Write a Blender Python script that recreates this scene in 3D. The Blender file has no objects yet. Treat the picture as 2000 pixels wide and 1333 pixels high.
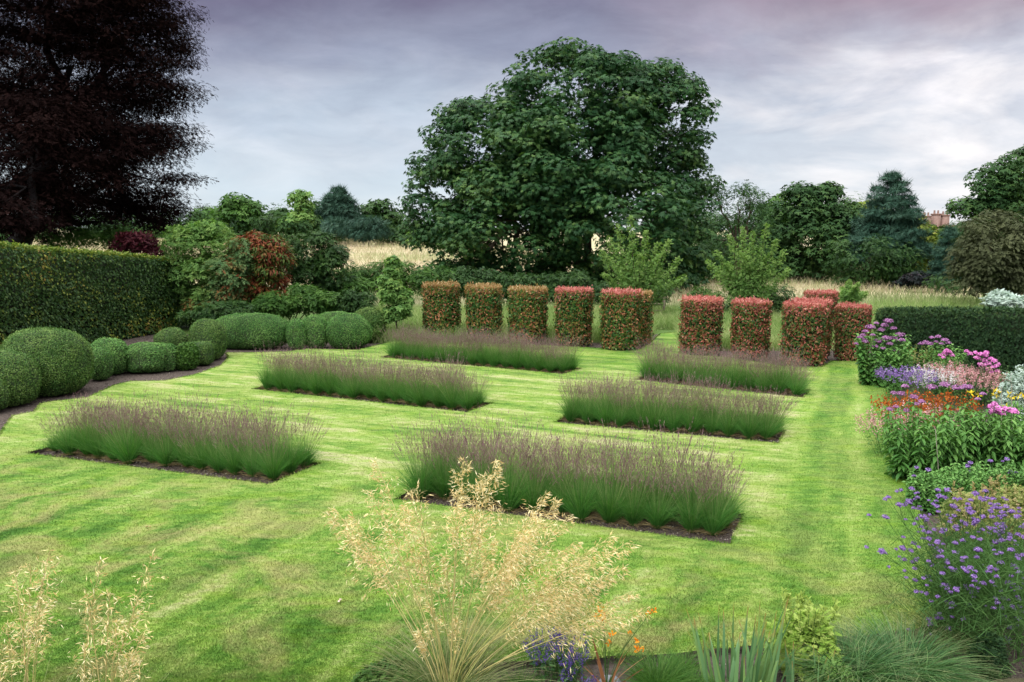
import bpy, math, random
import numpy as np
from mathutils import Vector
sc = bpy.context.scene
COL = sc.collection
R = np.random.default_rng(11)
rad = math.radians
# ------------------------------------------------------------------ camera
F = 1600.0; HZ = 450.0; CH = 4.0
PIT = math.atan((666.5-HZ)/F)
cd = bpy.data.cameras.new('camera'); cam = bpy.data.objects.new('camera', cd); COL.objects.link(cam)
cam.location = (0, 0, CH); cam.rotation_euler = (rad(90)-PIT, 0, 0)
cd.sensor_width = 36; cd.lens = 36*F/2000; cd.clip_start = .1; cd.clip_end = 4000
sc.camera = cam
# ------------------------------------------------------------------ world, sun, exposure
SUN_EL, SUN_AZ = 48, 215          # azimuth clockwise from +Y: the soft light comes from behind left
w = bpy.data.worlds.new('World'); sc.world = w; w.use_nodes = True
nt = w.node_tree; nt.nodes.clear(); nn = nt.nodes.new; ln = nt.links.new
def mth(nt, op, a, b=None, clamp=False):
    n = nt.nodes.new('ShaderNodeMath'); n.operation = op; n.use_clamp = clamp
    for i, v in enumerate((a, b)):
        if v is None: continue
        if isinstance(v, (int, float)): n.inputs[i].default_value = v
        else: nt.links.new(v, n.inputs[i])
    return n.outputs[0]
def ramp(nt, fac, stops, interp='LINEAR'):
    n = nt.nodes.new('ShaderNodeValToRGB'); n.color_ramp.interpolation = interp
    el = n.color_ramp.elements
    while len(el) < len(stops): el.new(.5)
    for e, (p, c) in zip(el, stops):
        e.position = p; e.color = (*c, 1) if len(c) == 3 else c
    if fac is not None: nt.links.new(fac, n.inputs[0])
    return n.outputs[0]
def mixc(nt, f, a, b, mode='MIX'):
    n = nt.nodes.new('ShaderNodeMix'); n.data_type = 'RGBA'; n.blend_type = mode
    for i, v in ((0, f), (6, a), (7, b)):
        if isinstance(v, (int, float)): n.inputs[i].default_value = v
        elif isinstance(v, tuple): n.inputs[i].default_value = (*v, 1)
        else: nt.links.new(v, n.inputs[i])
    return n.outputs[2]
def noise(nt, vec, scale, detail=4, rough=.5, dist=0):
    n = nt.nodes.new('ShaderNodeTexNoise'); n.inputs['Scale'].default_value = scale
    n.inputs['Detail'].default_value = detail; n.inputs['Roughness'].default_value = rough
    n.inputs['Distortion'].default_value = dist
    if vec is not None: nt.links.new(vec, n.inputs['Vector'])
    return n.outputs['Fac']
def mapping(nt, vec, loc=(0,0,0), rot=(0,0,0), sca=(1,1,1)):
    n = nt.nodes.new('ShaderNodeMapping')
    n.inputs['Location'].default_value = loc; n.inputs['Rotation'].default_value = rot; n.inputs['Scale'].default_value = sca
    nt.links.new(vec, n.inputs[0]); return n.outputs[0]
sky = nn('ShaderNodeTexSky'); sky.sky_type = 'NISHITA'; sky.sun_disc = False
sky.sun_elevation = rad(SUN_EL); sky.sun_rotation = rad(SUN_AZ)
tc = nn('ShaderNodeTexCoord'); sep = nn('ShaderNodeSeparateXYZ'); ln(tc.outputs['Generated'], sep.inputs[0])
zz = mth(nt, 'MAXIMUM', sep.outputs[2], 0.0)
cm = mapping(nt, tc.outputs['Generated'], sca=(1.8, 1.8, 4.6), loc=(.3, 0, .2))
c1 = noise(nt, cm, 2.1, 7, .55, .35)
c2 = noise(nt, mapping(nt, tc.outputs['Generated'], sca=(2.6, 2.6, 8), loc=(4, 1, 0)), 2.4, 7, .55, .3)
zj = mth(nt, 'ADD', zz, mth(nt, 'MULTIPLY', mth(nt, 'SUBTRACT', c1, .5), .14))
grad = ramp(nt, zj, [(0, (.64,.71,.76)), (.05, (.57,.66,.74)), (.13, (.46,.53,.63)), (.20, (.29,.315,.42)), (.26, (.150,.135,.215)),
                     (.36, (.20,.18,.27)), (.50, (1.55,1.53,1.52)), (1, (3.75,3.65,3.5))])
xr = mth(nt, 'MULTIPLY', mth(nt, 'SUBTRACT', sep.outputs[0], .08), 2.6, True)   # brighter, warmer cloud to the right
wr = mth(nt, 'MULTIPLY', ramp(nt, c2, [(.42, (0,0,0)), (.66, (1,1,1))]), ramp(nt, zz, [(.02,(1,1,1)), (.16,(.85,.85,.85)), (.24,(.12,.12,.12)), (.4,(0,0,0))]))
g2 = mixc(nt, mth(nt, 'MULTIPLY', xr, .42), grad, (.74,.70,.73))
g2 = mixc(nt, mth(nt, 'MULTIPLY', mth(nt, 'ADD', mth(nt,'MULTIPLY', xr, .8), .16), wr), g2, (.98,.93,.92))
pk = mth(nt, 'MULTIPLY', mth(nt,'MULTIPLY', xr, 1.3, True), ramp(nt, zj, [(.17,(0,0,0)), (.25,(.85,.85,.85)), (.42,(.5,.5,.5)), (.52,(0,0,0))]))
g2 = mixc(nt, pk, g2, (.31,.20,.26))
c3 = noise(nt, mapping(nt, tc.outputs['Generated'], sca=(3, 3, 9), loc=(2, 7, 1)), 2.6, 8, .6, .5)
cv = ramp(nt, c3, [(.3, (.86,.86,.88)), (.5, (1,1,1)), (.72, (1.15,1.13,1.12))])
g2 = mixc(nt, ramp(nt, zz, [(.02,(.25,.25,.25)), (.10,(1,1,1)), (.35,(1,1,1)), (.5,(0,0,0))]), g2, mixc(nt, 1.0, g2, cv, 'MULTIPLY'))
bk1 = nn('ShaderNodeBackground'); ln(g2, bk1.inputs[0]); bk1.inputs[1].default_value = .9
bk2 = nn('ShaderNodeBackground'); ln(sky.outputs[0], bk2.inputs[0]); bk2.inputs[1].default_value = .05
lp = nn('ShaderNodeMixShader'); lp.inputs[0].default_value = .12   # a little of the clear sky above the cloud
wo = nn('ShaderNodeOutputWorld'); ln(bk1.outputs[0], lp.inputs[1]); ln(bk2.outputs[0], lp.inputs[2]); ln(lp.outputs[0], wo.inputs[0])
sd = bpy.data.lights.new('sun', 'SUN'); sun = bpy.data.objects.new('sun', sd); COL.objects.link(sun)
sd.energy = 1.5; sd.angle = rad(16); sd.color = (1, .96, .88)
_a = rad(SUN_AZ); _e = rad(SUN_EL)
sdir = Vector((math.sin(_a)*math.cos(_e), math.cos(_a)*math.cos(_e), math.sin(_e)))
sun.rotation_euler = sdir.to_track_quat('Z', 'Y').to_euler()
vs = sc.view_settings; sc.display_settings.display_device = 'sRGB'
vs.view_transform = 'Standard'; vs.look = 'None'; vs.exposure = 0.5; vs.gamma = 1
sc.cycles.max_bounces = 6; sc.cycles.diffuse_bounces = 3; sc.cycles.transmission_bounces = 3; sc.cycles.transparent_max_bounces = 4
sc.cycles.use_denoising = True
# ------------------------------------------------------------------ measuring helpers (photo row/column -> real place)
cp, sp = math.cos(PIT), math.sin(PIT)
def ray(px, py):
    x = (px-1000)/F; y = -(py-666.5)/F
    return np.array([x, cp+y*sp, -sp+y*cp])
def G(px, py, z=0):
    d = ray(px, py); return d*((z-CH)/d[2])+np.array([0, 0, CH])
def U(px, py, Y):
    d = ray(px, py); return d*(Y/d[1])+np.array([0, 0, CH])
def HH(b, bx, by, hpx): return U(bx, by-hpx, b[1])[2]-b[2]   # height of something whose top shows hpx above its foot
# ------------------------------------------------------------------ mesh collector
class Geo:
    def __init__(s): s.V=[]; s.Fc=[]; s.M=[]; s.T=[]; s.A=[]; s.n=0
    def add(s, V, Fa, mat=0, tint=.5, al=0.0):
        V = np.asarray(V, float).reshape(-1, 3); Fa = np.asarray(Fa, int)
        if len(V) == 0: return
        s.V.append(V); s.Fc.append(Fa+s.n); s.M.append(np.full(len(Fa), mat, int))
        s.T.append(np.broadcast_to(np.asarray(tint, float), (len(V),)).copy())
        s.A.append(np.broadcast_to(np.asarray(al, float), (len(V),)).copy())
        s.n += len(V)
    def mesh(s, name, mats, smooth=False):
        me = bpy.data.meshes.new(name)
        V = np.concatenate(s.V); lt = np.concatenate([np.full(len(f), f.shape[1]) for f in s.Fc])
        lv = np.concatenate([f.ravel() for f in s.Fc]); ls = np.concatenate([[0], np.cumsum(lt)[:-1]])
        me.vertices.add(len(V)); me.vertices.foreach_set('co', V.ravel().astype(np.float32))
        me.loops.add(len(lv)); me.loops.foreach_set('vertex_index', lv.astype(np.int32))
        me.polygons.add(len(lt)); me.polygons.foreach_set('loop_start', ls.astype(np.int32)); me.polygons.foreach_set('loop_total', lt.astype(np.int32))
        me.polygons.foreach_set('material_index', np.concatenate(s.M).astype(np.int32))
        if smooth: me.polygons.foreach_set('use_smooth', np.ones(len(lt), bool))
        for k, arr in (('tint', s.T), ('along', s.A)):
            a = me.attributes.new(k, 'FLOAT', 'POINT'); a.data.foreach_set('value', np.concatenate(arr).astype(np.float32))
        for m in (mats if isinstance(mats, (list, tuple)) else [mats]): me.materials.append(m)
        me.update(calc_edges=True); return me
def link(name, me, parent=None, loc=None, rz=0, scale=None):
    o = bpy.data.objects.new(name, me); COL.objects.link(o)
    if parent is not None: o.parent = parent
    if loc is not None: o.location = loc
    if rz: o.rotation_euler = (0, 0, rz)
    if scale is not None: o.scale = (scale,)*3 if isinstance(scale, (int, float)) else scale
    return o
def tag(o, label=None, cat=None, group=None, kind=None):
    for k, v in (('label', label), ('category', cat), ('group', group), ('kind', kind)):
        if v: o[k] = v
    return o
def thing(name, label, cat, loc=(0,0,0), rz=0, group=None, scale=None):
    return tag(link(name, None, None, loc, rz, scale), label, cat, group)
def nrm(a): return a/np.maximum(np.linalg.norm(a, axis=-1, keepdims=True), 1e-9)
def rdir(n): return nrm(R.normal(size=(n, 3)))
def wob(P, f=1.0, seed=0):     # cheap smooth noise in -1..1
    s = np.zeros(len(P)); q = np.random.default_rng(seed)
    for k in range(5):
        d = q.normal(size=3)*f*(1+.7*k); s += np.sin(P@d+q.uniform(0, 6.3))/(1+.5*k)
    return s/2.6
# leaf shapes: grow along +y, face +z
def tpl_diamond(w=.3, fold=.10, mid=.45): return (np.array([(0,0,0),(w,mid,fold),(0,1,0),(-w,mid,fold)]), np.array([(0,1,2),(0,2,3)]), np.array([0,.5,1,.5]))
def tpl_multi(angles, w=.22, fold=.06, tip=(1.0,)):
    V=[];Fa=[];A=[]
    for i,a in enumerate(angles):
        v,f,al = tpl_diamond(w, fold); L = tip[i%len(tip)]; v = v*np.array([1, L, 1]); c, s_ = math.cos(rad(a)), math.sin(rad(a))
        v = np.stack([v[:,0]*c+v[:,1]*s_, -v[:,0]*s_+v[:,1]*c, v[:,2]-.12*v[:,1]**2], 1)
        Fa.append(f+4*i); V.append(v); A.append(al)
    return np.concatenate(V), np.concatenate(Fa), np.concatenate(A)
def tpl_sprig(n=5, w=.13, spread=.55):
    V=[];Fa=[];A=[]
    for i in range(n):
        v,f,al = tpl_diamond(w/.42, .12); v = v*.42; t = i/(n-1); side = (-1)**i; a = rad(62*side*(1-t*.9)); c, s_ = math.cos(a), math.sin(a)
        v = np.stack([v[:,0]*c+v[:,1]*s_, -v[:,0]*s_+v[:,1]*c, v[:,2]], 1)+np.array([0, t*.62, .06*side*(1-t)])
        Fa.append(f+4*i); V.append(v); A.append(al)
    return np.concatenate(V), np.concatenate(Fa), np.concatenate(A)
def tpl_needles(n=7):
    V=[];Fa=[]
    q = np.random.default_rng(3)
    for i in range(n):
        d = nrm(np.array([q.normal()*.7, 1, q.normal()*.7])); s_ = np.array([.05, 0, .02])
        V += [-s_, s_, d]; Fa.append((3*i, 3*i+1, 3*i+2))
    return np.array(V), np.array(Fa), np.tile([0,0,1.], n)
DIA = tpl_diamond(); LANCE = tpl_diamond(.16, .05, .4); OVAL = (np.array([(0,0,0),(.26,.25,.07),(.28,.6,.08),(0,1,-.06),(-.28,.6,.08),(-.26,.25,.07)]), np.array([(0,1,2,3),(0,3,4,5)]), np.array([0,.3,.6,1,.6,.3]))
STAR = tpl_multi((-75,-35,0,35,75), .15, .05, (.7,.9,1,.9,.7)); STAR3 = tpl_multi((-65,0,65), .24, .06, (.85,1,.85))
BROAD = (np.array([(0,0,0),(.15,.28,.05),(.15,.6,.05),(0,1,-.12),(-.15,.6,.05),(-.15,.28,.05)]), np.array([(0,1,2,3),(0,3,4,5)]), np.array([0,.3,.6,1,.6,.3]))
SPRIG = tpl_sprig(5); SPRIG7 = tpl_sprig(7, .10); NEED = tpl_needles(8)
def leaves(g, P, N, size, tpl=DIA, mat=0, tint=None, hang=None, hw=1.0):
    """P places, N facing, size array; hang = direction the leaves point along"""
    n = len(P)
    if n == 0: return
    V, Fa, A = tpl; N = nrm(N)
    t = R.normal(size=(n, 3))
    if hang is not None: t = t*.6+np.asarray(hang)*hw*1.4
    y = t-N*np.sum(t*N, 1, keepdims=True); y = nrm(y); x = np.cross(y, N)
    s = np.broadcast_to(np.asarray(size, float), (n,))[:, None, None]
    W = P[:, None, :]+s*(V[None, :, 0:1]*x[:, None, :]+V[None, :, 1:2]*y[:, None, :]+V[None, :, 2:3]*N[:, None, :])
    k = len(V); FF = (Fa[None]+(np.arange(n)*k)[:, None, None]).reshape(-1, Fa.shape[1])
    if tint is None: tint = R.random(n)
    g.add(W.reshape(-1, 3), FF, mat, np.repeat(np.clip(np.broadcast_to(tint, (n,)), 0, 1), k), np.tile(A, n))
def blades(g, P, D, L, droop=.3, wd=.01, seg=4, mat=0, tint=None, taper=.8):
    """arching grass blades from P, starting along D"""
    n = len(P)
    D = nrm(D); L = np.broadcast_to(np.asarray(L, float), (n,)); droop = np.broadcast_to(np.asarray(droop, float), (n,))
    hor = D.copy(); hor[:, 2] = 0; hor = nrm(hor+R.normal(size=(n, 3))*[.1,.1,0])
    side = nrm(np.cross(D, nrm(R.normal(size=(n, 3))+[0,-1.2,0]))); wd = np.broadcast_to(np.asarray(wd, float), (n,))
    ts = np.linspace(0, 1, seg+1); rows = []
    for t in ts:
        c = P+D*(L*t)[:, None]+hor*(L*droop*t*t*.7)[:, None]-np.array([0,0,1.])*(L*droop*t**2.4*.55)[:, None]
        ww = wd*(1-t**2*taper)*.5
        rows.append(np.stack([c-side*ww[:, None], c+side*ww[:, None]], 1))
    W = np.stack(rows, 1).reshape(n, -1, 3); k = 2*(seg+1)
    f = np.array([(2*i, 2*i+1, 2*i+3, 2*i+2) for i in range(seg)])
    FF = (f[None]+(np.arange(n)*k)[:, None, None]).reshape(-1, 4)
    if tint is None: tint = R.random(n)
    g.add(W.reshape(-1, 3), FF, mat, np.repeat(np.broadcast_to(tint, (n,)), k), np.tile(np.repeat(ts, 2), n))
    return rows[-1].mean(1)
def tube(g, pts, rr, sides=6, mat=0, tint=.5):
    pts = np.asarray(pts, float); k = len(pts); rr = np.broadcast_to(np.asarray(rr, float), (k,))
    T = nrm(np.gradient(pts, axis=0)); ref = np.array([.3, .9, .1]); X = nrm(np.cross(T, ref)); Y = np.cross(T, X)
    a = np.arange(sides)*2*math.pi/sides
    V = pts[:, None]+rr[:, None, None]*(np.cos(a)[None, :, None]*X[:, None]+np.sin(a)[None, :, None]*Y[:, None])
    Fa = [(i*sides+j, i*sides+(j+1) % sides, (i+1)*sides+(j+1) % sides, (i+1)*sides+j) for i in range(k-1) for j in range(sides)]
    g.add(V.reshape(-1, 3), Fa, mat, tint, np.repeat(np.linspace(0, 1, k), sides))
def limb(g, a, b, r0, r1, sag=.12, k=7, sides=6, mat=0, wig=.04):
    a = np.asarray(a, float); b = np.asarray(b, float); t = np.linspace(0, 1, k)[:, None]; L = np.linalg.norm(b-a)
    p = a+(b-a)*t; p[:, 2] += (np.sin(t*math.pi)*L*sag)[:, 0]; p += R.normal(size=p.shape)*L*wig*np.sin(t*math.pi)
    tube(g, p, r0+(r1-r0)*t[:, 0]**.8, sides, mat); return p
def sphere(g, c, r, nu=24, nv=14, mat=0, tint=.5, disp=0, pw=1.0, seed=0, cutz=None):
    th = np.linspace(0, 2*math.pi, nu, endpoint=False); ph = np.linspace(-math.pi/2, math.pi/2, nv)
    P = np.array([(math.cos(p)*math.cos(t), math.cos(p)*math.sin(t), math.sin(p)) for p in ph for t in th])
    P = np.sign(P)*np.abs(P)**pw; P = P*(1+disp*wob(P*2.2, 1, seed))[:, None]
    W = np.asarray(c)+P*np.asarray(r)
    if cutz is not None: W[:, 2] = np.maximum(W[:, 2], cutz)
    Fa = [(i*nu+j, i*nu+(j+1) % nu, (i+1)*nu+(j+1) % nu, (i+1)*nu+j) for i in range(nv-1) for j in range(nu)]
    g.add(W, Fa, mat, tint)
def box(g, lo, hi, mat=0, tint=.5, disp=None):
    (x0,y0,z0),(x1,y1,z1) = lo, hi
    g.add([(x0,y0,z0),(x1,y0,z0),(x1,y1,z0),(x0,y1,z0),(x0,y0,z1),(x1,y0,z1),(x1,y1,z1),(x0,y1,z1)],
          [(0,3,2,1),(4,5,6,7),(0,1,5,4),(1,2,6,5),(2,3,7,6),(3,0,4,7)], mat, tint)
# ------------------------------------------------------------------ materials
def newmat(name):
    m = bpy.data.materials.new(name); m.use_nodes = True; n = m.node_tree; n.nodes.clear()
    o = n.nodes.new('ShaderNodeOutputMaterial'); return m, n, o
def attr(n, name):
    a = n.nodes.new('ShaderNodeAttribute'); a.attribute_name = name; return a.outputs['Fac']
def leafmat(name, stops, trans=.25, rough=.5, spec=.35, tips=None, bright=.25, tr_tint=(1.1,1.25,.6)):
    m, n, o = newmat(name)
    c = ramp(n, attr(n, 'tint'), stops)
    if tips:                       # (position along the leaf, colour): pigment that changes towards the tip
        a = ramp(n, attr(n, 'along'), [(tips[0], (0,0,0)), (tips[1], (1,1,1))]); c = mixc(n, a, c, tips[2])
    oi = n.nodes.new('ShaderNodeObjectInfo'); tcn = n.nodes.new('ShaderNodeTexCoord')
    b = noise(n, tcn.outputs['Object'], 1.3, 2)
    b = mth(n, 'ADD', mth(n, 'MULTIPLY', b, bright*1.6), mth(n, 'MULTIPLY', oi.outputs['Random'], bright*.5))
    b = mth(n, 'ADD', b, 1-bright*1.05)
    hs = n.nodes.new('ShaderNodeHueSaturation'); n.links.new(c, hs.inputs['Color']); n.links.new(b, hs.inputs['Value'])
    p = n.nodes.new('ShaderNodeBsdfPrincipled'); n.links.new(hs.outputs[0], p.inputs['Base Color'])
    p.inputs['Roughness'].default_value = rough+.08; p.inputs['Specular IOR Level'].default_value = spec*.4
    if trans > 0:
        t = n.nodes.new('ShaderNodeBsdfTranslucent'); n.links.new(mixc(n, 1.0, hs.outputs[0], tr_tint, 'MULTIPLY'), t.inputs[0])
        mx = n.nodes.new('ShaderNodeMixShader'); mx.inputs[0].default_value = trans
        n.links.new(p.outputs[0], mx.inputs[1]); n.links.new(t.outputs[0], mx.inputs[2]); n.links.new(mx.outputs[0], o.inputs[0])
    else: n.links.new(p.outputs[0], o.inputs[0])
    return m
def plain(name, c1, c2, scale=8, rough=.9, bump=.3, bscale=30, spec=.2):
    m, n, o = newmat(name); tcn = n.nodes.new('ShaderNodeTexCoord')
    f = noise(n, tcn.outputs['Object'], scale, 6, .6)
    p = n.nodes.new('ShaderNodeBsdfPrincipled'); n.links.new(ramp(n, f, [(.3, c1), (.7, c2)]), p.inputs['Base Color'])
    p.inputs['Roughness'].default_value = rough; p.inputs['Specular IOR Level'].default_value = spec
    b = n.nodes.new('ShaderNodeBump'); b.inputs['Strength'].default_value = bump; b.inputs['Distance'].default_value = .05
    n.links.new(noise(n, tcn.outputs['Object'], bscale, 5, .6), b.inputs['Height']); n.links.new(b.outputs[0], p.inputs['Normal'])
    n.links.new(p.outputs[0], o.inputs[0]); return m
BA = rad(-23)     # the direction the long beds run in
def lawnmat():
    m, n, o = newmat('lawn_grass'); tcn = n.nodes.new('ShaderNodeTexCoord'); ob = tcn.outputs['Object']
    rot = mapping(n, ob, rot=(0, 0, -BA)); s = n.nodes.new('ShaderNodeSeparateXYZ'); n.links.new(rot, s.inputs[0])
    u, v = s.outputs[0], s.outputs[1]
    s2 = n.nodes.new('ShaderNodeSeparateXYZ'); n.links.new(ob, s2.inputs[0])
    # stripes: parallel to the beds between them, away from the camera in front and on the right
    wv = noise(n, ob, .35, 2)
    jig = mth(n, 'MULTIPLY', mth(n, 'SUBTRACT', wv, .5), 1.0)
    st1 = mth(n, 'SINE', mth(n, 'MULTIPLY', mth(n, 'ADD', v, jig), 6.5))
    st2 = mth(n, 'SINE', mth(n, 'ADD', mth(n, 'MULTIPLY', mth(n, 'ADD', u, mth(n, 'MULTIPLY', jig, .08)), 5.7), 1.0))
    st2 = mth(n, 'ADD', st2, mth(n, 'MULTIPLY', mth(n, 'SINE', mth(n, 'MULTIPLY', u, 13.0)), .45))
    front = ramp(n, mth(n, 'ADD', mth(n, 'MULTIPLY', v, .05), mth(n,'MULTIPLY', jig, .04)), [(.42, (1,1,1)), (.54, (0,0,0))])   # v<~9.5
    right = ramp(n, mth(n, 'ADD', mth(n, 'MULTIPLY', u, .1), .5), [(.385, (0,0,0)), (.425, (1,1,1))])
    msk = mth(n, 'MAXIMUM', front, right)
    def fmix(f, a, b):
        q = n.nodes.new('ShaderNodeMix'); n.links.new(f, q.inputs[0]); n.links.new(a, q.inputs[2]); n.links.new(b, q.inputs[3]); return q.outputs[0]
    st = fmix(msk, st1, st2)
    nA = noise(n, mapping(n, rot, sca=(.35, 1.3, 1)), 1.3, 6, .68, .6)
    nB = noise(n, mapping(n, rot, sca=(1.9, .36, 1)), 1.1, 7, .68, .25)
    big = fmix(msk, nA, nB)
    fine = noise(n, mapping(n, ob, sca=(.5, 1.4, 1)), 7, 7, .75)
    tuft = noise(n, ob, 55, 4, .7)
    f = mth(n, 'ADD', mth(n, 'MULTIPLY', mth(n, 'SUBTRACT', big, .5), mth(n, 'SUBTRACT', 1.7, mth(n, 'MULTIPLY', right, .9))), mth(n, 'MULTIPLY', mth(n, 'SUBTRACT', fine, .5), 1.25))
    f = mth(n, 'ADD', f, mth(n, 'MULTIPLY', mth(n, 'SUBTRACT', tuft, .5), .3))
    f = mth(n, 'ADD', f, mth(n, 'MULTIPLY', st, mth(n, 'ADD', mth(n, 'MULTIPLY', right, .02), .065))); f = mth(n, 'ADD', f, .31)
    st3 = mth(n, 'SINE', mth(n, 'MULTIPLY', mth(n, 'ADD', v, mth(n, 'MULTIPLY', jig, .3)), 19.0))
    f = mth(n, 'ADD', f, mth(n, 'MULTIPLY', mth(n, 'MULTIPLY', st3, mth(n, 'SUBTRACT', 1.0, msk)), .045))
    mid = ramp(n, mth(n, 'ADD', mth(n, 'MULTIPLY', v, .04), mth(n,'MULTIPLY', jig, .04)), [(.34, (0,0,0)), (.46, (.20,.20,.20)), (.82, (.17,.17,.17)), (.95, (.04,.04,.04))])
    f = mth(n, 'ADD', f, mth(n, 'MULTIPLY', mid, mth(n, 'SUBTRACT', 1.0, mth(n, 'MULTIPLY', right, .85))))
    f = mth(n, 'ADD', f, mth(n, 'MULTIPLY', mth(n, 'SUBTRACT', attr(n, 'tint'), .5), .24))
    c = ramp(n, f, [(.0, (.038,.112,.012)), (.26, (.088,.196,.026)), (.48, (.177,.288,.050)), (.70, (.296,.358,.132)), (.92, (.39,.38,.225))])
    tan = noise(n, mapping(n, ob, loc=(7,3,0)), .9, 5, .68, .8)     # worn, drier turf
    c = mixc(n, mth(n, 'MULTIPLY', ramp(n, tan, [(.45,(0,0,0)), (.62,(1,1,1))]), mth(n, 'ADD', mth(n, 'MULTIPLY', front, .38), .20)), c, (.31,.27,.12))
    yel = noise(n, mapping(n, ob, loc=(1,9,0), sca=(.6,1.2,1)), 2.2, 4, .6)
    c = mixc(n, mth(n, 'MULTIPLY', ramp(n, yel, [(.5,(0,0,0)), (.7,(1,1,1))]), .35), c, (.19,.31,.015))
    p = n.nodes.new('ShaderNodeBsdfPrincipled'); n.links.new(c, p.inputs['Base Color']); p.inputs['Roughness'].default_value = .75; p.inputs['Specular IOR Level'].default_value = .15
    b = n.nodes.new('ShaderNodeBump'); b.inputs['Strength'].default_value = .55; b.inputs['Distance'].default_value = .03
    n.links.new(mth(n, 'ADD', tuft, noise(n, ob, 18, 4)), b.inputs['Height']); n.links.new(b.outputs[0], p.inputs['Normal'])
    n.links.new(p.outputs[0], o.inputs[0]); return m
LAWN = lawnmat()
def meadowmat():
    m, n, o = newmat('meadow_grass'); tcn = n.nodes.new('ShaderNodeTexCoord'); ob = tcn.outputs['Object']
    big = noise(n, mapping(n, ob, sca=(.06, .16, 1)), 1, 5, .6); fine = noise(n, ob, 2.5, 5, .7)
    f = mth(n, 'ADD', mth(n, 'MULTIPLY', big, .9), mth(n, 'MULTIPLY', fine, .35)); f = mth(n, 'ADD', f, mth(n, 'MULTIPLY', mth(n, 'SUBTRACT', attr(n, 'tint'), .5), .35))
    c = ramp(n, f, [(.38, (.17,.25,.09)), (.50, (.31,.33,.16)), (.64, (.45,.40,.26)), (.85, (.56,.47,.35))])
    sy = n.nodes.new('ShaderNodeSeparateXYZ'); n.links.new(ob, sy.inputs[0])
    nr_ = ramp(n, mth(n, 'ADD', mth(n, 'MULTIPLY', sy.outputs[1], .01), mth(n, 'MULTIPLY', mth(n, 'SUBTRACT', big, .5), .2)), [(.40, (1,1,1)), (.54, (0,0,0))])
    c = mixc(n, nr_, c, (.075,.13,.035))
    p = n.nodes.new('ShaderNodeBsdfPrincipled'); n.links.new(c, p.inputs['Base Color']); p.inputs['Roughness'].default_value = .9; p.inputs['Specular IOR Level'].default_value = .1
    n.links.new(p.outputs[0], o.inputs[0]); return m
MEADOW = meadowmat()
SOIL = plain('soil', (.058,.046,.041), (.135,.110,.097), 14, .95, .9, 45)
BARK = plain('bark', (.05,.04,.03), (.11,.09,.065), 6, .9, .6, 12)
DBARK = plain('dark_bark', (.005,.004,.005), (.012,.010,.011), 6, .9, .6, 12)
PEB = plain('pebble', (.20,.18,.16), (.42,.39,.35), 3, .8, .2, 20)
def gs(*c): return [(i/(len(c)-1), x) for i, x in enumerate(c)]
M = {}
M['core'] = plain('twig_core', (.010,.016,.008), (.022,.032,.014), 6, .95, .5, 20)
M['boxcore'] = plain('box_inner_twigs', (.030,.055,.022), (.06,.10,.04), 20, .9, .8, 60)
M['box'] = leafmat('box_leaves', gs((.055,.160,.042), (.115,.255,.068), (.205,.365,.105)), .15, .45, .35, bright=.3)
M['boxold'] = leafmat('box_leaves_olive', gs((.050,.125,.032), (.10,.19,.048), (.18,.27,.08)), .15, .45, .35, bright=.3)
M['beech'] = leafmat('beech_hedge_leaves', [(0,(.022,.060,.016)), (.5,(.040,.100,.024)), (.78,(.085,.150,.030)), (.90,(.26,.30,.045)), (1,(.30,.20,.06))], .2, .35, .5)
M['beechtop'] = leafmat('beech_hedge_top_leaves', gs((.07,.15,.03), (.17,.25,.05), (.32,.34,.08)), .3, .4, .4)
M['copper'] = leafmat('copper_beech_leaves', gs((.005,.0028,.0028), (.010,.0052,.0052), (.024,.0125,.0115)), .06, .8, .04, tr_tint=(1.3,.6,.5))
M['syc'] = leafmat('sycamore_leaves', gs((.015,.058,.022), (.032,.094,.030), (.085,.160,.042)), .16, .42, .45, bright=.35)
M['yew'] = leafmat('yew_leaves', gs((.012,.035,.014), (.022,.058,.020), (.055,.105,.028)), .08, .5, .3)
M['photg'] = leafmat('photinia_leaves', [(0,(.032,.10,.025)), (.50,(.080,.17,.035)), (.62,(.22,.20,.05)), (.74,(.25,.10,.045)), (.86,(.38,.15,.08)), (1,(.48,.26,.14))], .2, .35, .5)
M['photr'] = leafmat('photinia_red_leaves', [(0,(.030,.09,.025)), (.42,(.075,.15,.035)), (.52,(.19,.13,.04)), (.66,(.24,.07,.045)), (.84,(.38,.12,.09)), (1,(.50,.23,.17))], .2, .35, .5)
M['newo'] = leafmat('photinia_orange_growth', gs((.22,.19,.06), (.37,.25,.12), (.50,.38,.22)), .3, .4, .4, tr_tint=(1.2,.9,.6))
M['newr'] = leafmat('photinia_red_growth', gs((.34,.10,.09), (.54,.19,.17), (.64,.36,.30)), .3, .4, .4, tr_tint=(1.2,.8,.7))
M['green'] = leafmat('green_shrub_leaves', gs((.03,.085,.018), (.055,.135,.026), (.10,.20,.04)), .25, .45, .4)
M['lime'] = leafmat('light_green_leaves', gs((.08,.18,.05), (.14,.27,.07), (.24,.36,.10)), .3, .45, .35)
M['dkgreen'] = leafmat('dark_green_leaves', gs((.016,.050,.014), (.032,.085,.020), (.065,.130,.030)), .18, .4, .45)
M['midtree'] = leafmat('mid_green_tree_leaves', gs((.022,.062,.022), (.042,.100,.032), (.080,.150,.042)), .18, .5, .3)
M['yeltree'] = leafmat('yellow_green_tree_leaves', gs((.07,.12,.02), (.15,.21,.03), (.28,.32,.05)), .25, .5, .3)
M['olive'] = leafmat('olive_tree_leaves', gs((.045,.055,.028), (.068,.082,.040), (.10,.115,.055)), .15, .55, .25)
M['blue'] = leafmat('blue_conifer_needles', gs((.022,.064,.044), (.038,.092,.064), (.072,.140,.098)), .06, .5, .3)
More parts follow.
